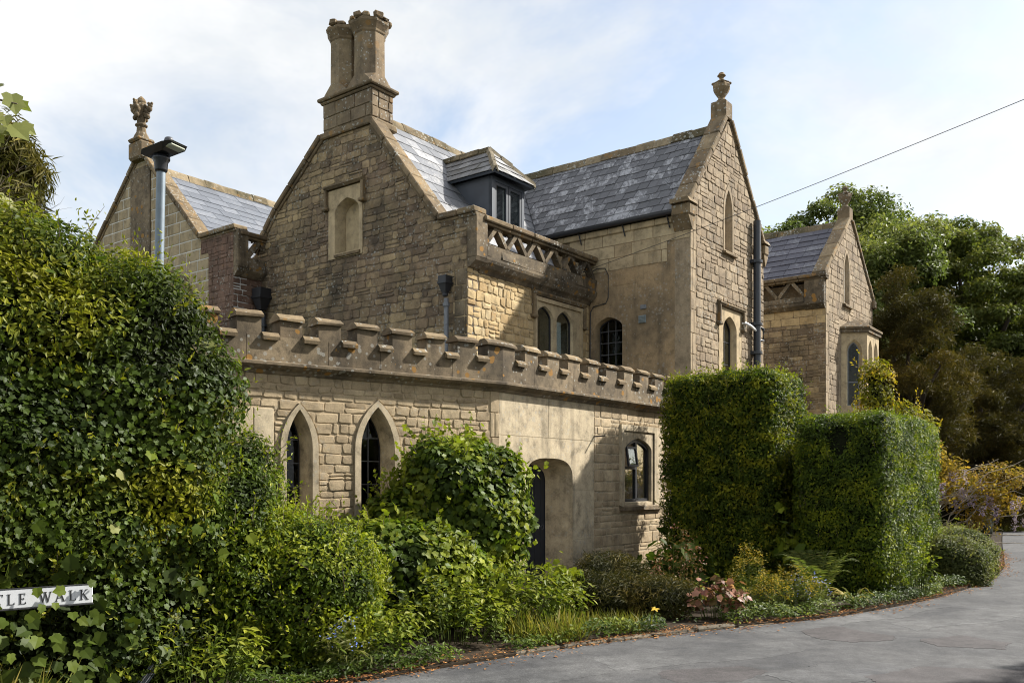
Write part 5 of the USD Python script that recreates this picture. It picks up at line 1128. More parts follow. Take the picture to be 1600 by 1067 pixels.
# tall mixed hedge
c = bed(-6.3, 1.75)
hb = [((-0.10, -0.08, 1.62), (1.80, 0.90, 1.72), dict(n=6, rot=BROT, amp=0.34, freq=1.25, seed=1, sub=5)),
      ((-0.15, -0.1, 3.20), (0.75, 0.6, 0.50), dict(n=2.2, amp=0.22, seed=2)), ((0.30, 0.10, 3.30), (0.60, 0.55, 0.45), dict(n=2.1, amp=0.24, seed=16)), ((0.85, 0.62, 3.10), (0.42, 0.45, 0.42), dict(n=2.2, amp=0.16, seed=3)), ((0.45, -0.35, 1.3), (1.0, 0.5, 0.9), dict(n=2.4, rot=BROT, amp=0.28, seed=4))]
HT, hbl, hP, hN = shrub('mixed_hedge', 'tall overgrown mixed hedge at the left, lamp post rising behind it', 'hedge', c, hb, 170000, LEAF_OVAL, 0.054, M['hedge'], rng, depth=0.20, out=0.06, shoot=(900, 0.32, 10), tone=(-0.12, 0.92), cfreq=1.3, seed=3, core=0.90, mix=lambda P: -0.32 * np.clip((2.5 - P[:, 2] - 0.8 * (P[:, 0] - 0.3)) / 1.2, 0, 1) + 0.22 * np.clip((P[:, 2] - 2.4) / 0.8, 0, 1))  # mix paints shade into the leaf tone at the lower left
il = (hP[:, 2] < 2.5) & (clump(hP, 1.1, 77) > 0.42); iq = hP[il][:22000]; im = hN[il][:22000]
build(HT, 'ivy_foliage', scatter(iq + im * rng.uniform(0.0, 0.07, len(iq))[:, None], im, LEAF_LOBED, 0.046 * rng.uniform(0.6, 1.25, len(iq)), rng, 0.6, 0.3, 1.0, clump(iq, 1.8, 78, -0.1, 0.6) + rng.normal(0, 0.12, len(iq))), M['ivy'], kind='stuff')
sel = hP[:, 2] > 0.3
big_leaves(HT, hP[sel], hN[sel], 200, LEAF_LOBED, 0.085, M['ivy'], rng, tone=(0.15, 0.75))
lowl = (hP[:, 2] < 1.1) & (hN @ np.array([*Q1, 0]) > 0.4)
big_leaves(HT, hP[lowl], hN[lowl], 260, LEAF_LOBED, 0.105, M['maple'], rng, tone=(-0.1, 0.7), out=0.09, name='maple_leaf')
right = (hN @ np.array([*D1, 0]) > 0.2)
big_leaves(HT, hP[right], hN[right], 40, LEAF_LOBED, 0.12, M['pale'], rng, tone=(0.0, 0.7), out=0.07, name='pale_leaf')
# lower privet shoulder
c = bed(-4.12, 1.80)
shb = [((-0.30 * 0.794, -0.30 * 0.607, 1.0), (0.50, 0.75, 0.98), dict(n=2.4, rot=BROT, amp=0.22, seed=5)), ((0.30, 0.22, 0.62), (0.75, 0.95, 0.74), dict(n=2.4, rot=BROT, amp=0.24, seed=6))]
ST, _, sP, sN = shrub('privet_shrub', 'bright green small-leaved shrub below the narrower pointed window', 'shrub', c, shb, 70000, LEAF_OVAL, 0.048, M['privet'], rng, depth=0.16, out=0.05, shoot=(760, 0.27, 10), tone=(0.0, 0.95), cfreq=2.4, seed=8)
big_leaves(ST, sP, sN, 60, LEAF_LOBED, 0.085, M['ivy'], rng, tone=(0.3, 0.9))
# ivy under the window and the ivy dome by the door
c = bed(-2.35, 1.15)
IT, _, iP, iN = shrub('low_ivy_bush', 'low spreading ivy bank under the wider pointed window', 'bush', c, [((0, 0, 0.60), (0.95, 0.85, 0.62), dict(n=2.8, rot=BROT, amp=0.14, seed=9))], 11000, LEAF_LOBED, 0.070, M['ivy'], rng, depth=0.14, out=0.05, droop=1.0, tone=(0.15, 0.85), shoot=(160, 0.20, 6), seed=10)
big_leaves(IT, iP, iN, 200, LEAF_LOBED, 0.085, M['ivy'], rng, tone=(0.3, 1.0))
c = bed(-1.20, 0.85)
VT, _, vP, vN = shrub('ivy_dome', 'rounded ivy-covered bush leaning over the arched doorway', 'bush', c, [((0, 0, 1.20), (0.80, 0.76, 0.98), dict(n=2.1, rot=BROT, amp=0.26, freq=1.8, seed=12)), ((-0.25, -0.3, 0.55), (0.8, 0.75, 0.6), dict(n=2.3, rot=BROT, amp=0.1, seed=13)), ((-0.62, -0.50, 1.0), (0.55, 0.55, 0.62), dict(n=2.1, rot=BROT, amp=0.2, seed=15))], 26000, LEAF_LOBED, 0.072, M['ivy'], rng, depth=0.15, out=0.05, droop=1.1, tone=(0.15, 0.9), shoot=(240, 0.34, 7), seed=14)
big_leaves(VT, vP, vN, 260, LEAF_LOBED, 0.090, M['ivy'], rng, tone=(0.3, 1.0))
build(VT, 'ivy_stem', MB().add(*tube([(0.45, -0.55, 0.05), (0.50, -0.60, 0.35), (0.72, -0.45, 0.62)], [0.018, 0.014, 0.006], 6)), M['twig'])

# verge plants in front of the hedge and the ivy
def verge(name, label, loc, r, h, n, tmpl, size, m, rng, upd=0.6, group=None, cat='plant', tone=(0.1, 0.9), stems=30):
    t = thing(name, label, cat, loc, 0, group); a = rng.uniform(0, 2 * np.pi, stems); rr = np.sqrt(rng.random(stems))
    P0 = np.c_[np.cos(a) * rr * r[0] * 0.6, np.sin(a) * rr * r[1] * 0.6, np.zeros(stems)]; P1 = np.c_[np.cos(a) * rr * r[0], np.sin(a) * rr * r[1], h * (1.05 - 0.45 * rr ** 2) * rng.uniform(0.75, 1.1, stems)]
    i = rng.integers(0, stems, n); s = rng.uniform(0.25, 1.0, n) ** 0.8
    P = P0[i] + (P1[i] - P0[i]) * s[:, None] + rng.normal(0, 0.035, (n, 3)); out = unit(np.c_[rng.normal(size=(n, 2)), rng.uniform(0, 0.6, n)] + np.c_[P[:, :2] * 0.8, 0 * s])
    build(t, 'foliage', scatter(P, unit(out * 0.4 + [0, 0, upd]), tmpl, size * rng.uniform(0.6, 1.3, n), rng, 0.5, 0.2, 0.2, np.clip(tone[0] + (tone[1] - tone[0]) * s + rng.normal(0, 0.15, n), 0, 1), out), m, kind='stuff')
    build(t, 'stems', stems_mesh(list(zip(P0, P1)), 0.004), M['spurge_leaf'], kind='stuff')
    return t, P, out, P1
for i, (p, q, h, n, lab) in enumerate(((-4.95, 2.72, 0.50, 700, 'dark leafy verge plants beneath the street sign'), (-3.55, 2.62, 0.55, 900, 'leafy green weeds below the small-leaved shrub'), (-2.3, 2.35, 0.62, 1100, 'tall mixed weeds in front of the low ivy bank'), (-1.25, 2.2, 0.72, 1200, 'bright weeds at the foot of the rounded ivy bush'))):
    verge('verge_weeds', lab, bed(p, q, 0.05), (0.72, 0.5), h, n, LEAF_OVAL, 0.07, M['nettle'], rng, stems=60)
t, P, o, _ = verge('sycamore_seedling', 'young broad-leaved seedlings right of the doorway foot', (0.55, 10.35, 0.05), (0.42, 0.45), 0.66, 420, LEAF_OVAL, 0.085, M['nettle'], rng, stems=34)
big_leaves(t, P, o, 60, LEAF_LOBED, 0.11, M['ivy'], rng, tone=(0.4, 1.0))
t, P, o, _ = verge('yellowing_sapling', 'yellow-tinged lobed sapling in front of the ivy bush', (-0.15, 9.35, 0.05), (0.42, 0.35), 0.62, 150, LEAF_OVAL, 0.07, M['nettle'], rng, stems=24)
big_leaves(t, P, o, 70, LEAF_LOBED, 0.11, M['maple'], rng, tone=(0.6, 1.0))
t, P, o, tops = verge('blue_flowered_plant', 'small blue-flowered plant at the road edge below the hedge', bed(-3.75, 2.9, 0.03), (0.22, 0.20), 0.42, 240, LEAF_NARROW, 0.10, M['grey_shrub'], rng, stems=18)
build(t, 'flowers', scatter(np.repeat(tops, 4, 0) + rng.normal(0, 0.02, (len(tops) * 4, 3)), np.tile([0, -0.5, 0.6], (len(tops) * 4, 1)), LEAF_SMALL, 0.022, rng), M['blue'], kind='stuff')
# grass tufts
for i, (loc, r, h, n, lab) in enumerate(((bed(-6.3, 2.75, 0.03), (0.35, 0.25), 0.38, 260, 'pale grass tuft at the bottom left below the street sign'), ((1.05, 9.55, 0.03), (0.5, 0.25), 0.22, 420, 'short grass tuft on the road edge before the dark low conifer'), ((0.35, 9.05, 0.03), (0.45, 0.3), 0.30, 420, 'grassy clump at the road edge under the seedlings'))):
    t = thing('grass_tuft', lab, 'grass', loc); a = rng.uniform(0, 6.28, n); rr = np.sqrt(rng.random(n))
    P = np.c_[np.cos(a) * rr * r[0], np.sin(a) * rr * r[1], 0 * a]; d = unit(np.c_[rng.normal(0, 0.45, (n, 2)), np.ones(n)])
    build(t, 'grass_blades', scatter(P, unit(np.cross(d, rng.normal(size=(n, 3)))), LEAF_BLADE, h * rng.uniform(0.6, 1.2, n), rng, 0.1, 0.0, 0, np.clip(rng.normal(0.55, 0.25, n), 0, 1), d * 3), M['grass'], kind='stuff')
# dark low conifers
for i, (loc, r, h, lab) in enumerate((((1.02, 10.7, 0.0), (0.55, 0.50), 0.40, 'dark spreading low conifer nearest the doorway'), ((1.72, 10.75, 0.0), (0.55, 0.48), 0.36, 'dark spreading low conifer beside the pink-leaved plant'), ((1.35, 11.9, 0.0), (0.5, 0.5), 0.50, 'upright dark conifer against the doorway wall'))):
    shrub('low_conifer', lab, 'shrub', loc, [((0, 0, h * 0.55), (r[0], r[1], h * 0.72), dict(n=2.2, amp=0.16, freq=3.0, seed=20 + i))], 9000, LEAF_NARROW, 0.085, M['juniper'], rng, depth=0.12, out=0.07, tilt=1.0, up=0.5, droop=-0.6, tone=(0.0, 0.9), cfreq=4.0, seed=21 + i)
# big dark leaves under the box hedge
t, P, o, _ = verge('broad_leaved_plant', 'dark broad-leaved plant against the wall left of the clipped hedge', (2.35, 12.6, 0.03), (0.55, 0.55), 0.95, 160, LEAF_OVAL, 0.10, M['maple'], rng, stems=26)
big_leaves(t, P, o, 110, LEAF_LOBED, 0.17, M['maple'], rng, tone=(0.0, 0.5))
t, P, o, tops = verge('dark_stemmed_shrub', 'thin red-stemmed shrub with tiny dark leaves behind the pink plant', (2.18, 11.5, 0.03), (0.35, 0.3), 1.0, 520, LEAF_SMALL, 0.045, M['red'], rng, stems=16, tone=(0.0, 0.35))
# pink leaved plant
t, P, o, _ = verge('pink_leaved_plant', 'pink and cream lobed-leaved plant at the bed front', (2.42, 10.40, 0.03), (0.34, 0.26), 0.50, 260, LEAF_OVAL, 0.06, M['maple'], rng, stems=30)
big_leaves(t, P, unit(o + [0.3, -0.5, 0.5]), 150, LEAF_LOBED, 0.085, M['red'], rng, tone=(0.0, 1.0), tilt=0.35)
# spurge
for loc, h, r, lab in (((3.00, 11.15, 0.03), 0.72, 0.26, 'taller lime-yellow spurge behind the front row'), ((3.10, 10.72, 0.03), 0.45, 0.26, 'short lime-yellow spurge nearest the road'), ((3.52, 10.98, 0.03), 0.52, 0.30, 'lime-yellow spurge beside the fern')):
    t, P, o, tops = verge('spurge', lab, loc, (r, r), h, 420, LEAF_NARROW, 0.085, M['spurge_leaf'], rng, stems=34, cat='plant')
    q = np.repeat(tops, 26, 0) + rng.normal(0, 0.030, (len(tops) * 26, 3))
    build(t, 'bracts', scatter(q, np.tile([0, -0.2, 1.0], (len(q), 1)), LEAF_SMALL, 0.030 * rng.uniform(0.6, 1.2, len(q)), rng, 0.8, 0.5, 0, np.clip(rng.normal(0.6, 0.25, len(q)), 0, 1)), M['spurge'], kind='stuff')
t, P, o, tops = verge('blue_flowered_plant', 'blue-flecked leafy plant between the spurge and the fern', (3.72, 11.05, 0.03), (0.30, 0.26), 0.42, 420, LEAF_NARROW, 0.10, M['grey_shrub'], rng, stems=22)
build(t, 'flowers', scatter(np.repeat(tops, 5, 0) + rng.normal(0, 0.03, (len(tops) * 5, 3)), np.tile([0, -0.5, 0.6], (len(tops) * 5, 1)), LEAF_SMALL, 0.024, rng), M['blue'], kind='stuff')
# fern: arching fronds, each with its leaflets
t = thing('fern', 'arching green fern in front of the tall dark hedge', 'fern', (4.05, 11.65, 0.03))
for k in range(22):
    a = rng.uniform(0, 6.28); L = rng.uniform(0.55, 0.85); s = np.linspace(0, 1, 26); reach = L * 0.75
    x = reach * s ** 1.2; z = L * 0.95 * np.sin(s * 1.9) / 1.0 * 0.85; c_ = np.c_[np.cos(a) * x, np.sin(a) * x, z]
    tang = unit(np.gradient(c_, axis=0)); sd = unit(np.cross(tang, [0, 0, 1.0])); w = 0.15 * np.sin(np.pi * (0.08 + 0.92 * s)) ** 0.8
    mb = MB().add(*tube(c_[::5], 0.003, 4, False), 0.5)
    for q in (-1, 1):
        mb.add(*scatter(c_[2:], unit(np.cross(sd, tang) * 1.0)[2:], LEAF_NARROW, w[2:] * 1.05, rng, 0.15, 0.1, 0, np.clip(rng.normal(0.5, 0.2, 24), 0, 1), (sd * q * 3 + tang)[2:]))
    build(t, 'frond', mb, M['fern'])
t = thing('strap_leaved_plant', 'clump of bent strap leaves by the road beside the fern', 'plant', (4.45, 11.45, 0.03))
for k in range(46):
    a = rng.uniform(0, 6.28); L = rng.uniform(0.30, 0.62); s = np.linspace(0, 1, 7); x = L * 0.75 * s; z = L * (0.95 * s - 0.75 * s ** 2.4); w = 0.013 * (1 - s ** 3)
    ca, sa = math.cos(a), math.sin(a); v = np.vstack([np.c_[ca * x - sa * w, sa * x + ca * w, z], np.c_[ca * x + sa * w, sa * x - ca * w, z + 0.004]]); f = []
    for i in range(6): f += [(i, i + 1, 8 + i), (i, 8 + i, 7 + i)]
    build(t, 'strap_leaf', (v, np.array(f), rng.uniform(0.2, 1.0)), M['grass'])
t = thing('yellow_poppy', 'single yellow flower low in the edging', 'flower', (1.62, 9.95, 0.03))
build(t, 'stem', tube([(0, 0, 0), (0.01, 0, 0.10), (0, 0, 0.17)], 0.003, 5), M['spurge_leaf'])
for k in range(5):
    a = k * 1.257; build(t, 'petal', scatter(np.array([[0, 0, 0.17]]), np.array([[0, -0.6, 0.8]]), LEAF_OVAL, 0.055, np.random.default_rng(k), 0.0, 0.3, 0, 0.5, np.array([[math.cos(a), math.sin(a), 0.6]])), M['yellow'])

# clipped hedges
rng = np.random.default_rng(41); RROT = math.radians(ROT)
F1 = np.array([3.95, 13.3]); c2 = F1 + 0.70 * R2 + 0.96 * L2
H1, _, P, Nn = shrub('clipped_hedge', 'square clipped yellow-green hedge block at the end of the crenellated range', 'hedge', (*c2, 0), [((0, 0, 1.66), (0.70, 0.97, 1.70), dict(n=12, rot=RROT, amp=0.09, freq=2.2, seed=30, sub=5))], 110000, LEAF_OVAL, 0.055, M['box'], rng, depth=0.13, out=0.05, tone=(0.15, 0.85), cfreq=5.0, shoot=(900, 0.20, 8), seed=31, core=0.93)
F2 = np.array([5.15, 12.2]); c2 = F2 + 1.72 * R2 + 0.62 * L2
hole = np.array([F2[0] + 0.45 * L2[0], F2[1] + 0.45 * L2[1]])
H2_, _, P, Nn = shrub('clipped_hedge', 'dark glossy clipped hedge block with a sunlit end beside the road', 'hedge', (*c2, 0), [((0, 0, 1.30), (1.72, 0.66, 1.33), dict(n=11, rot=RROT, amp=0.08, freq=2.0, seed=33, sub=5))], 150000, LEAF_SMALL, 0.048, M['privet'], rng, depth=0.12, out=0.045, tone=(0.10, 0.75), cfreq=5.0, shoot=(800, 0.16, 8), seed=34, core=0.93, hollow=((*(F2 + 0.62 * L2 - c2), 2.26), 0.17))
t, P, o, _ = verge('bindweed_vine', 'large-leaved vine climbing the lower corner of the square hedge', (4.1, 13.05, 0.03), (0.22, 0.2), 1.25, 40, LEAF_OVAL, 0.09, M['maple'], rng, stems=16)
big_leaves(t, P, o, 55, LEAF_LOBED, 0.15, M['ivy'], rng, tone=(0.3, 0.9))
t, P, o, _ = verge('climbing_hydrangea', 'glossy leaves creeping up the foot of the dark hedge', (5.75, 12.5, 0.03), (0.30, 0.25), 0.85, 240, LEAF_OVAL, 0.075, M['ivy'], rng, stems=26)
for i, (loc, lab) in enumerate((((7.15, 14.4, 0), 'grey-green rounded shrub nearest the dark hedge'), ((7.85, 15.5, 0), 'grey-green rounded shrub in the middle of its row'), ((8.40, 16.7, 0), 'grey-green rounded shrub at the bend of the road'))):
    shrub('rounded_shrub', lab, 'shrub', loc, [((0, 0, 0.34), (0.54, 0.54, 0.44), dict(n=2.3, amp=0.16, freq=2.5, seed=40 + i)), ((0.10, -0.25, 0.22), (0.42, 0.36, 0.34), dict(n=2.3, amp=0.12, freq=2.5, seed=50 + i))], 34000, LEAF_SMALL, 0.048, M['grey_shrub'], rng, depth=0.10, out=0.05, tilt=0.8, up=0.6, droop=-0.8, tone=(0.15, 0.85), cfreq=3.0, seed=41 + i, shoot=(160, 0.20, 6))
shrub('golden_column_shrub', 'narrow golden evergreen where the road bends out of sight', 'shrub', (9.95, 19.3, 0), [((0, 0, 0.8), (0.40, 0.40, 0.95), dict(n=2.4, amp=0.10, seed=46))], 9000, LEAF_NARROW, 0.07, M['gold_green'], rng, depth=0.1, up=0.6, droop=-0.6, tone=(0.0, 0.7), seed=47)
t, P, o, _ = verge('large_leaved_plant', 'dark large-leaved plant under the wisteria', (8.6, 17.7, 0.03), (0.7, 0.5), 0.95, 200, LEAF_OVAL, 0.11, M['maple'], rng, stems=30)
# wisteria: a tangle of bare stems with golden leaves and hanging lilac racemes
rng = np.random.default_rng(51)
t = thing('wisteria', 'wisteria with golden leaves, bare twisting stems and hanging lilac flowers', 'climber', (9.35, 18.6, 0))
for k in range(44):
    p0 = np.array([rng.uniform(-1.2, 0.2), rng.uniform(-0.4, 0.4), rng.uniform(0.5, 1.3)]); d = np.array([rng.uniform(0.5, 2.2), rng.uniform(-0.8, 0.8), rng.uniform(-0.1, 1.1)])
    s = np.linspace(0, 1, 8); pts = p0 + d * s[:, None] + np.c_[0 * s, 0 * s, 0.35 * np.sin(s * 3.0) * rng.uniform(-0.3, 1)] + rng.normal(0, 0.035, (8, 3))
    build(t, 'stem', tube(pts, np.linspace(0.014, 0.004, 8), 5, False), M['pale_twig'])
bl = [blob((-0.75, 0, 1.95), (0.95, 0.6, 0.55), amp=0.25, seed=52), blob((0.35, 0, 1.60), (0.9, 0.6, 0.55), amp=0.25, seed=53), blob((0.95, -0.1, 1.45), (0.55, 0.45, 0.5), amp=0.25, seed=54), blob((-1.0, 0.1, 1.1), (0.7, 0.5, 0.35), amp=0.2, seed=55), blob((0.40, -0.2, 0.8), (0.45, 0.4, 0.5), amp=0.2, seed=56)]
P, Nn = sample(bl, 15000, rng); k = clump(P, 3.2, 57) > 0.55; P, Nn = P[k], Nn[k]; P += Nn * rng.uniform(-0.35, 0.05, len(P))[:, None]
build(t, 'foliage', scatter(P, Nn, LEAF_OVAL, 0.085 * rng.uniform(0.6, 1.2, len(P)), rng, 0.7, 0.3, 0.8, np.clip(rng.normal(0.5, 0.25, len(P)), 0, 1)), M['gold'], kind='stuff')
build(t, 'inner_growth', MB().add(*shrink(bl[0], 0.5)).add(*shrink(bl[3], 0.6)).add(*blob((-0.2, 0.6, 0.8), (1.4, 0.3, 0.8), amp=0.2, seed=58)), M['core'], kind='stuff')
for k in range(34):
    b = np.array([rng.uniform(-1.0, 1.35), rng.uniform(-0.75, -0.1), 0]); b[2] = 1.75 - 0.35 * max(0, b[0]) + rng.uniform(-0.55, 0.15); L = rng.uniform(0.16, 0.34); n = 46; s = rng.random(n)
    q = b + np.c_[rng.normal(0, 1, (n, 2)) * (0.040 * (1 - 0.7 * s))[:, None], -L * s]
    build(t, 'flower_raceme', scatter(q, rng.normal(size=(n, 3)), LEAF_SMALL, 0.045, rng, 0.5, 0, 0.5, np.clip(rng.normal(0.5, 0.25, n), 0, 1)), M['lilac'])
# golden climber by the oriel
shrub('golden_climber', 'golden climber rising beside the far oriel window', 'climber', (9.25, 22.4, 0), [((0, 0, 3.3), (0.50, 0.45, 1.55), dict(n=2.2, amp=0.22, seed=60)), ((0.65, -0.1, 2.7), (0.85, 0.5, 0.95), dict(n=2.2, amp=0.22, seed=61)), ((-0.1, 0, 1.4), (0.7, 0.5, 1.4), dict(n=2.2, amp=0.2, seed=62))], 13000, LEAF_OVAL, 0.10, M['gold_green'], rng, depth=0.25, out=0.08, droop=0.8, tone=(0.0, 0.95), shoot=(70, 0.5, 7), seed=63)

# ================================================================ trees
def tree(name, label, loc, trunk_h, r0, crown, nb, br, per, tmpl, size, m, rng, up=0.5, droop=0.3, flat=0.75, tilt=0.7, tone=(0.05, 0.85), group=None, top=0.0, cone=0.0, lim=-0.5, spread=0.62, limbs=14):
    t = thing(name, label, 'tree', loc, 0, group); cx, cz, rx, rz = crown
    C = []
    while len(C) < nb:
        d = rng.normal(size=3); d /= np.linalg.norm(d); rad = rng.uniform(spread, 1.0) if rng.random() < 0.8 else rng.uniform(0.2, spread)
        p = d * rad; 
        if cone: p[:2] *= np.clip(1.0 - cone * (p[2] + 1) / 2, 0.12, 1)
        C.append(np.array([cx + p[0] * rx, p[1] * rx, cz + p[2] * rz]))
    C = np.array(C); lv = MB()
    mbt = MB().add(*tube([(0, 0, -0.2), (0.05, 0, trunk_h * 0.5), (cx * 0.3, 0, trunk_h), (cx * 0.7, 0, cz + rz * 0.3)], [r0 * 1.25, r0, r0 * 0.8, r0 * 0.25], 10, False))
    build(t, 'trunk', mbt, M['bark'], True)
    for j in rng.choice(nb, min(limbs, nb), replace=False):
        a = np.array([cx * 0.4, 0, trunk_h * rng.uniform(0.85, 1.2)]); b = C[j]; mid = (a + b) / 2 + [0, 0, 0.12 * np.linalg.norm(b - a)]
        build(t, 'limb', tube([a, mid, b], [r0 * 0.45, r0 * 0.25, r0 * 0.08], 6, False), M['bark'], True)
    d = rng.normal(size=(nb * per, 3)); d = unit(d); d[:, 2] = np.where(d[:, 2] < -0.3, -d[:, 2] * 0.5, d[:, 2]); d = unit(d)
    rad = br * np.repeat(rng.uniform(0.65, 1.25, nb), per); P = np.repeat(C, per, 0) + d * (rad * rng.uniform(0.55, 1.05, nb * per))[:, None] * np.array([1, 1, flat])
    Nn = d; k = toward_camera(P, unit(P - np.array([cx, 0, cz])), loc, lim); P, Nn = P[k], Nn[k]
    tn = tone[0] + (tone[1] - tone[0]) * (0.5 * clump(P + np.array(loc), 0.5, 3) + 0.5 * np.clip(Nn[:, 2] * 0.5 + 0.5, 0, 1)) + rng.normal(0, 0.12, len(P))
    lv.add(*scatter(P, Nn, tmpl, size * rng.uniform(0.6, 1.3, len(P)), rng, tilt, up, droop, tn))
    build(t, 'crown', lv, m, kind='stuff')
    return t
rng = np.random.default_rng(61)
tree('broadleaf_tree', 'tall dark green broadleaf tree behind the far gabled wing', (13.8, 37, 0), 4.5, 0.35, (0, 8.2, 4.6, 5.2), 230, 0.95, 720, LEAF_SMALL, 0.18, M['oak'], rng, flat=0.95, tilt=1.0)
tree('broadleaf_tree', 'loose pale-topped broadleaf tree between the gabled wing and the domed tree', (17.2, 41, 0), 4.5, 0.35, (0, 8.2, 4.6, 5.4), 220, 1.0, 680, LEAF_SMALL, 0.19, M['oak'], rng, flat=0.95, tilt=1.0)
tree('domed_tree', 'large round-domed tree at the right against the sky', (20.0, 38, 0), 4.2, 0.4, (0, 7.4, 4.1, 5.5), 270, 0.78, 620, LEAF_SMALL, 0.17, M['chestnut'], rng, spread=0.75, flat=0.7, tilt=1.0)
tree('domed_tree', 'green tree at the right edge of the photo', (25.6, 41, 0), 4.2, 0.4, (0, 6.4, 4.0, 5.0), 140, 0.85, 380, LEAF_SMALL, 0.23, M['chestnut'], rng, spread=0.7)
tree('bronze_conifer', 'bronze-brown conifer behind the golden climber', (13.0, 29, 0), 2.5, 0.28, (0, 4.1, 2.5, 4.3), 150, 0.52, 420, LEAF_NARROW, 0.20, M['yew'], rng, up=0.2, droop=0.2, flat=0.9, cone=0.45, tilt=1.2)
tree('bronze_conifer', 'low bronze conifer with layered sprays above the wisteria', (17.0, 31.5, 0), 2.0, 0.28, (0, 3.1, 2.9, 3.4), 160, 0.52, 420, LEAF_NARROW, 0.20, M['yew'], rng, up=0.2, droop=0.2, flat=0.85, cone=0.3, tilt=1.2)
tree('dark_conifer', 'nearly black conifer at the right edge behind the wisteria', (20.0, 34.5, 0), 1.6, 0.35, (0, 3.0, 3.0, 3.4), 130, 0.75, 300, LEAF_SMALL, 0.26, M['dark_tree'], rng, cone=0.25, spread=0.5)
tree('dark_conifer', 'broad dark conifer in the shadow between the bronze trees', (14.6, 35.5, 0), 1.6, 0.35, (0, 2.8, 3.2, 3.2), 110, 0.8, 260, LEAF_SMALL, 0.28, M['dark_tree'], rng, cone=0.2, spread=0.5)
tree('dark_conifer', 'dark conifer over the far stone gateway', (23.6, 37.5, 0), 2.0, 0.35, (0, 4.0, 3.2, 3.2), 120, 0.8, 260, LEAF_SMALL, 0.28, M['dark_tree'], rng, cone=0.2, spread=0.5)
tree('roadside_tree', 'low leafy tree across the road whose shade falls on the right of the tarmac', (8.9, 7.9, 0), 1.4, 0.14, (0, 2.9, 1.35, 1.5), 60, 0.45, 110, LEAF_SMALL, 0.17, M['oak'], rng, lim=-2)
tree('roadside_tree', 'unseen tall tree added across the road to be mirrored in the oriel panes', (19.5, 13.0, 0), 3.0, 0.3, (0, 5.0, 3.0, 3.4), 80, 0.8, 120, LEAF_SMALL, 0.3, M['oak'], rng, lim=-2)  # added out of view so the oriel panes reflect leaves instead of sky
tree('roadside_tree', 'unseen tall tree added behind the viewpoint to be mirrored in the pointed windows', (4.5, -9.0, 0), 3.0, 0.3, (0, 6.0, 4.0, 4.2), 90, 1.1, 110, LEAF_SMALL, 0.42, M['oak'], rng, lim=-2)  # added out of view to dim the sky light and the window reflections
tree('roadside_tree', 'unseen tall tree added behind the viewpoint to darken the foot of the tall hedge', (-5.5, -7.0, 0), 3.0, 0.3, (0, 6.0, 4.2, 4.4), 90, 1.1, 110, LEAF_SMALL, 0.42, M['oak'], rng, lim=-2)  # added out of view to keep sky light off the hedge foot
# the drooping conifer and the bare twigs at the left
tree('drooping_conifer', 'dark drooping conifer at the left edge above the hedge', (-7.85, 13.2, 0), 2.0, 0.18, (0, 4.2, 1.45, 2.9), 130, 0.45, 520, LEAF_NARROW, 0.22, M['drooping'], rng, up=0.0, droop=1.2, flat=1.2, cone=0.55, spread=0.4)
t = thing('bare_twigged_tree', 'leafless fine twigs against the sky at the left edge', 'tree', (-7.75, 12.2, 0))
build(t, 'trunk', tube([(0, 0, -0.1), (0.02, 0, 2.0), (0.05, 0, 4.0), (0.0, 0, 5.2)], [0.10, 0.08, 0.06, 0.03], 8), M['bark'], True)
mb = MB()
for k in range(24):
    b = np.array([0.02, 0, rng.uniform(3.2, 5.0)]); d = np.array([rng.uniform(0.5, 1.45), rng.uniform(-0.5, 0.5), rng.uniform(-0.1, 1.1)]); s = np.linspace(0, 1, 8)
    pts = b + d * s[:, None] + np.c_[0 * s, 0 * s, 0.25 * np.sin(2.4 * s)] + rng.normal(0, 0.015, (8, 3)); mb.add(*tube(pts, np.linspace(0.009, 0.002, 8), 4, False))
    for q in range(7):
        a = pts[rng.integers(2, 8)]; e = a + unit(d + rng.normal(0, 0.7, 3)) * rng.uniform(0.15, 0.45); mb.add(*tube([a, (a + e) / 2 + rng.normal(0, 0.015, 3), e], [0.003, 0.002, 0.001], 3, False))
build(t, 'twigs', mb, M['twig'], kind='stuff')
# sycamore spray that hangs in from the left
t = thing('sycamore_tree', 'sycamore with big pale lobed leaves reaching in at the left edge', 'tree', (-5.30, 7.4, 0))
build(t, 'trunk', tube([(0, 0, -0.1), (0.03, 0, 1.6), (0.0, 0, 3.2), (0.1, 0.1, 5.6)], [0.13, 0.11, 0.08, 0.04], 8), M['bark'], True)
build(t, 'limb', tube([(0.0, 0, 4.3), (0.5, -0.1, 4.75), (1.0, -0.2, 4.78), (1.28, -0.25, 4.70)], [0.03, 0.02, 0.012, 0.005], 6), M['twig'], True)
build(t, 'limb', tube([(0.0, 0, 3.4), (0.6, -0.1, 3.7), (1.25, -0.2, 3.85)], [0.03, 0.02, 0.006], 6), M['twig'], True)
q = np.vstack([np.c_[rng.uniform(0.7, 1.28, 26), rng.uniform(-0.4, 0.05, 26), rng.uniform(4.45, 4.85, 26)], np.c_[rng.uniform(0.3, 1.32, 20), rng.uniform(-0.5, 0.1, 20), rng.uniform(3.62, 3.95, 20)]])
big_leaves(t, q, np.tile([0.3, -0.7, 0.3], (len(q), 1)), len(q), LEAF_LOBED, 0.16, M['pale'], rng, droop=1.5, tone=(0.0, 0.6), out=0.0)

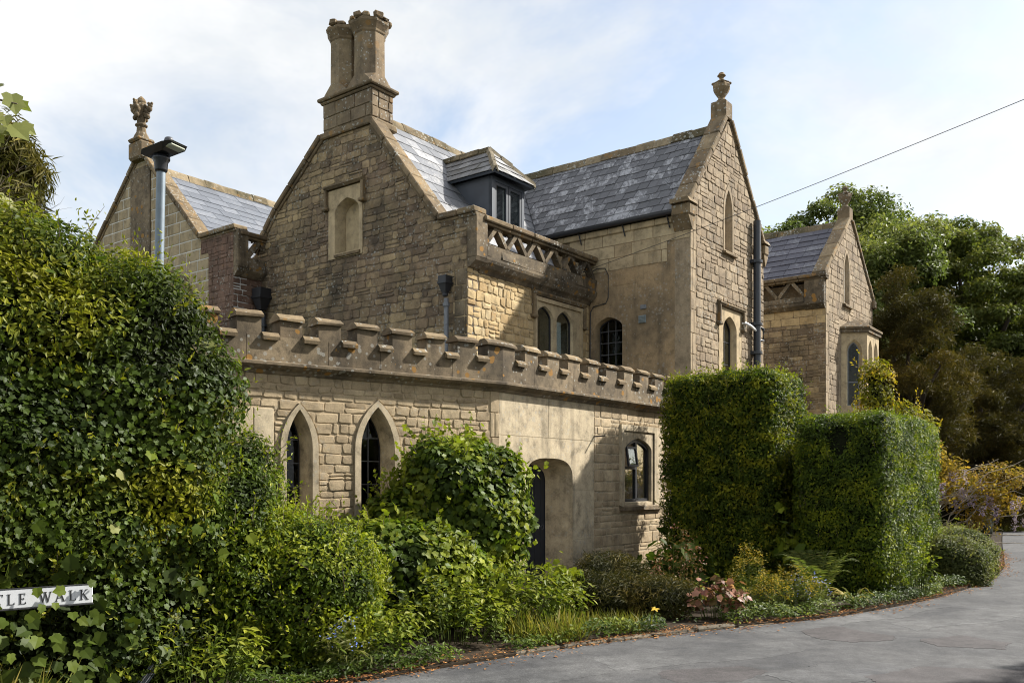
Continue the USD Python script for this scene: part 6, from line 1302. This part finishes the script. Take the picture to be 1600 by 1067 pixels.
# ================================================================ street things
t = thing('street_lamp', 'galvanised street lamp with flat black head standing behind the tall hedge', 'street lamp', (-3.53, 8.60, 0))
lean = np.array([0.10, 0.0, 0])
build(t, 'post', tube([(0, 0, -0.1), (0.035, 0, 1.6), (0.07, 0, 3.2), (0.10, 0, 4.66)], [0.060, 0.052, 0.045, 0.042], 16), S['galv'], True)
build(t, 'post_door', MB().add(*chbox((0.03, -0.055, 0.9), (0.07, 0.012, 0.4), 0.004)), S['galv'])
build(t, 'spigot', MB().add(*lathe([(0.052, 4.66), (0.062, 4.68), (0.065, 4.75), (0.085, 4.78), (0.085, 4.81)], 12, (0.10, 0, 0))), S['lamp_black'], True)
ang = math.radians(20); ca, sa = math.cos(ang), math.sin(ang)
def tilt_(v): 
    v = np.asarray(v, float); x, y, z = v[:, 0], v[:, 1], v[:, 2]; a = math.radians(-24); xr, yr = x * math.cos(a) - y * math.sin(a), x * math.sin(a) + y * math.cos(a)
    return np.c_[xr + 0.10, yr, z + 0.10 * x + 4.84]
hv, hf = hull([(-0.16, -0.10, 0.0), (-0.16, 0.10, 0.0), (-0.12, -0.13, 0.03), (-0.12, 0.13, 0.03), (0.16, -0.15, 0.03), (0.16, 0.15, 0.03), (0.24, -0.10, 0.04), (0.24, 0.10, 0.04), (-0.10, -0.07, -0.03), (-0.10, 0.07, -0.03), (0.10, -0.08, -0.015), (0.10, 0.08, -0.015), (-0.13, 0, 0.045), (0.20, 0, 0.05)])
hd = build(t, 'lamp_head', (tilt_(hv), hf), S['lamp_black'])
lv_, lf_ = chbox((0.165, 0, 0.012), (0.12, 0.18, 0.02), 0.006); build(hd, 'lens', (tilt_(lv_), lf_), S['lamp_lens'])
lv_, lf_ = lathe([(0.040, 0.03), (0.046, 0.06), (0.046, 0.10), (0.036, 0.125), (0.01, 0.135)], 12, (0.10, 0.0, 0)); build(hd, 'photocell', (tilt_(lv_), lf_), S['iron_worn'], True)

# street name plate
sx0 = bed(-5.72, 2.88); t = thing('street_sign', 'white street name plate with black serif lettering half hidden in the hedge', 'street sign', (*sx0[:2], 0), math.degrees(BROT))
fs = Frame((0, 0, 0), X)
build(t, 'plate', frbox(fs, -0.88, 0.0, 0.775, 0.905, -0.012, 0.0, 0.005), S['sign_white'])
build(t, 'plate_rim', MB().add(*frbox(fs, -0.885, 0.005, 0.765, 0.774, -0.014, 0.003, 0.002)).add(*frbox(fs, -0.885, 0.005, 0.906, 0.912, -0.014, 0.003, 0.002)), S['sign_black'])
for u in (-0.84, -0.68): build(t, 'leg', frbox(fs, u - 0.020, u + 0.020, 0.0, 0.77, -0.055, -0.015, 0.006), S['sign_black'])
def serif(ch):
    h, th, tn, se = 1.0, 0.13, 0.06, 0.09; ln = lambda a, b, w: LineString([a, b]).buffer(w / 2, cap_style='flat'); sf = lambda x, y, w=0.30: sbox(x - w / 2, y - 0.022, x + w / 2, y + 0.022)
    if ch == 'L': g, w = [ln((.15, 0), (.15, 1), th), sf(.15, .978), sbox(.02, 0, .58, .045), Polygon([(.52, 0), (.60, .22), (.62, 0)])], .62
    elif ch == 'T': g, w = [ln((.36, 0), (.36, 1), th), sf(.36, .022), sbox(.0, .955, .72, 1), Polygon([(0, 1), (.0, .76), (.06, .95)]), Polygon([(.72, 1), (.72, .76), (.66, .95)])], .72
    elif ch == 'E': g, w = [ln((.15, 0), (.15, 1), th), sbox(.02, 0, .58, .045), sbox(.02, .955, .55, 1), sbox(.15, .48, .45, .525), Polygon([(.5, 0), (.60, .22), (.62, 0)]), Polygon([(.55, 1), (.55, .78), (.48, 1)]), sbox(.42, .40, .455, .60)], .62
    elif ch == 'W': g, w = [ln((.08, 1), (.32, 0), th), ln((.32, 0), (.54, 1), tn), ln((.50, 1), (.76, 0), th), ln((.76, 0), (1.0, 1), tn), sf(.08, .978), sf(.52, .978), sf(1.0, .978, .22)], 1.08
    elif ch == 'A': g, w = [ln((.06, 0), (.38, 1), tn), ln((.36, 1), (.72, 0), th), sbox(.16, .34, .58, .385), sf(.06, .022, .24), sf(.72, .022, .28)], .84
    elif ch == 'K': g, w = [ln((.15, 0), (.15, 1), th), sf(.15, .978), sf(.15, .022), ln((.18, .42), (.62, 1), tn), ln((.32, .58), (.68, 0), th), sf(.62, .978, .24), sf(.70, .022, .26)], .84
    elif ch == 'C': g, w = [Polygon([(.42 + .40 * math.cos(a), .5 + .5 * math.sin(a)) for a in np.linspace(.6, 5.68, 24)] + [(.45 + .29 * math.cos(a), .5 + .45 * math.sin(a)) for a in np.linspace(5.6, .68, 24)])], .84
    else: g, w = [LineString([(.50, .80), (.42, .93), (.28, .96), (.14, .88), (.12, .74), (.22, .60), (.38, .48), (.48, .34), (.46, .16), (.34, .05), (.20, .05), (.08, .22)]).buffer(.055)], .60
    return unary_union([x.intersection(sbox(-1, 0, 2, 1)) for x in g]), w
u, hgt = -0.845, 0.072
for ch in 'CASTLE WALK':
    if ch == ' ': u += 0.055; continue
    g, w = serif(ch); from_ = shapely.affinity.affine_transform(g, [hgt, 0, 0, hgt, u, 0.803]); build(t, 'letter', prism(fs, from_, 0.001, 0.003), S['sign_black']); u += w * hgt + 0.024
# leaves that hang over the plate belong to the hedge
for (du, dz) in ((-0.64, 0.86), (-0.61, 0.82), (-0.36, 0.91), (-0.25, 0.80), (-0.19, 0.885), (-0.04, 0.91), (0.0, 0.84), (-0.33, 0.795)):
    pw = sx0 + np.array([*(D1 * du), dz]) + np.array([*Q1, 0]) * 0.05 - bed(-6.3, 1.75)
    build(HT, 'maple_leaf', scatter(pw[None], np.array([[*Q1, 0.1]]), LEAF_LOBED, rng.uniform(0.05, 0.085), rng, 0.4, 0.1, 1.5, rng.uniform(0.1, 0.7)), M['maple'])
for k in range(70):
    du, dz = rng.uniform(-0.75, 0.12), rng.uniform(0.08, 0.76)
    pw = sx0 + np.array([*(D1 * du), dz]) + np.array([*Q1, 0]) * rng.uniform(-0.02, 0.12) - bed(-6.3, 1.75)
    build(HT, 'maple_leaf', scatter(pw[None], np.array([[*Q1, 0.35]]), LEAF_LOBED, rng.uniform(0.06, 0.115), rng, 0.6, 0.2, 1.2, rng.uniform(0.0, 0.6)), M['maple'])
# leaning ribbed guard at the bottom left
pb = np.array([*px_ground(205, 1092), 0]); t = thing('ribbed_post', 'leaning grey ribbed plastic strip at the bottom left by the road', 'post', pb)
fz = Frame((0, 0, 0), (0.80, 0.55, 0.0), (0.30, 0.20, 0.50))
build(t, 'strip', frbox(fz, -0.045, 0.045, -0.05, 0.34, -0.012, 0.0, 0.004), S['pipe_grey'])
for k in range(5): build(t, 'rib', frbox(fz, -0.040 + k * 0.0185, -0.032 + k * 0.0185, -0.05, 0.335, 0.0, 0.008, 0.002), S['white'] if k % 2 else S['galv'])

# overhead wire
p0 = np.array([1.66, 19.25, 6.28]); p1 = np.array([7.05, 3.8, 5.30]); s = np.linspace(0, 1, 40); w = p0 + (p1 - p0) * s[:, None]; w[:, 2] -= 0.10 * np.sin(np.pi * s)
t = thing('overhead_wire', 'thin overhead wire from the lattice parapet across the sky', 'wire', p0); build(t, 'wire_strand', tube(w - p0, np.linspace(0.006, 0.003, 40), 5), S['cable'])
build(t, 'insulator', lathe([(0.02, -0.03), (0.03, 0.0), (0.02, 0.03)], 8), S['white'])

# far gateway wall and verge at the bend
rng = np.random.default_rng(71)
gw0 = np.array([17.6, 31.2]); t = thing('gateway_wall', 'far stone garden wall with an arched door at the bend of the road', 'wall', (*gw0, 0), 12.0)
fq = Frame((0, 0, 0), X); do = Polygon(arch(1.75, 0.55, -0.1, 1.45, 0.45, 'tudor'))
_, bk = wall_backing(fq, sbox(0, 0, 7, 2.35), [do]); wq = build(t, 'wall_face', bk, S['wall_mortar'])
for p in rubble(fq, sbox(0, 0, 7, 2.3).difference(do.buffer(0.02)), (0.18, 0.28), (0.3, 0.55), 0.02, rng, depth=(0.008, 0.03), split=0.1): build(wq, 'stone', p[:3], S['wall'])
build(t, 'door', prism(fq, do, -0.28, -0.24), S['door']); coping_run(t, fq, [(-0.05, 2.36), (7.05, 2.36)], -0.36, 0.06, 0.10, 0.8, rng, S['coping'])
n = 5000; P = np.c_[rng.uniform(14.2, 26, n), rng.uniform(29.9, 31.4, n), np.zeros(n)]; P[:, 1] += 0.10 * (P[:, 0] - 16)
build('/World', 'grass_verge', scatter(P, rng.normal(size=(n, 3)), LEAF_BLADE, rng.uniform(0.12, 0.3, n), rng, 0.1, 0, 0, np.clip(rng.normal(0.5, 0.25, n), 0, 1), np.tile([0, 0, 3.0], (n, 1))), M['grass'], kind='stuff')
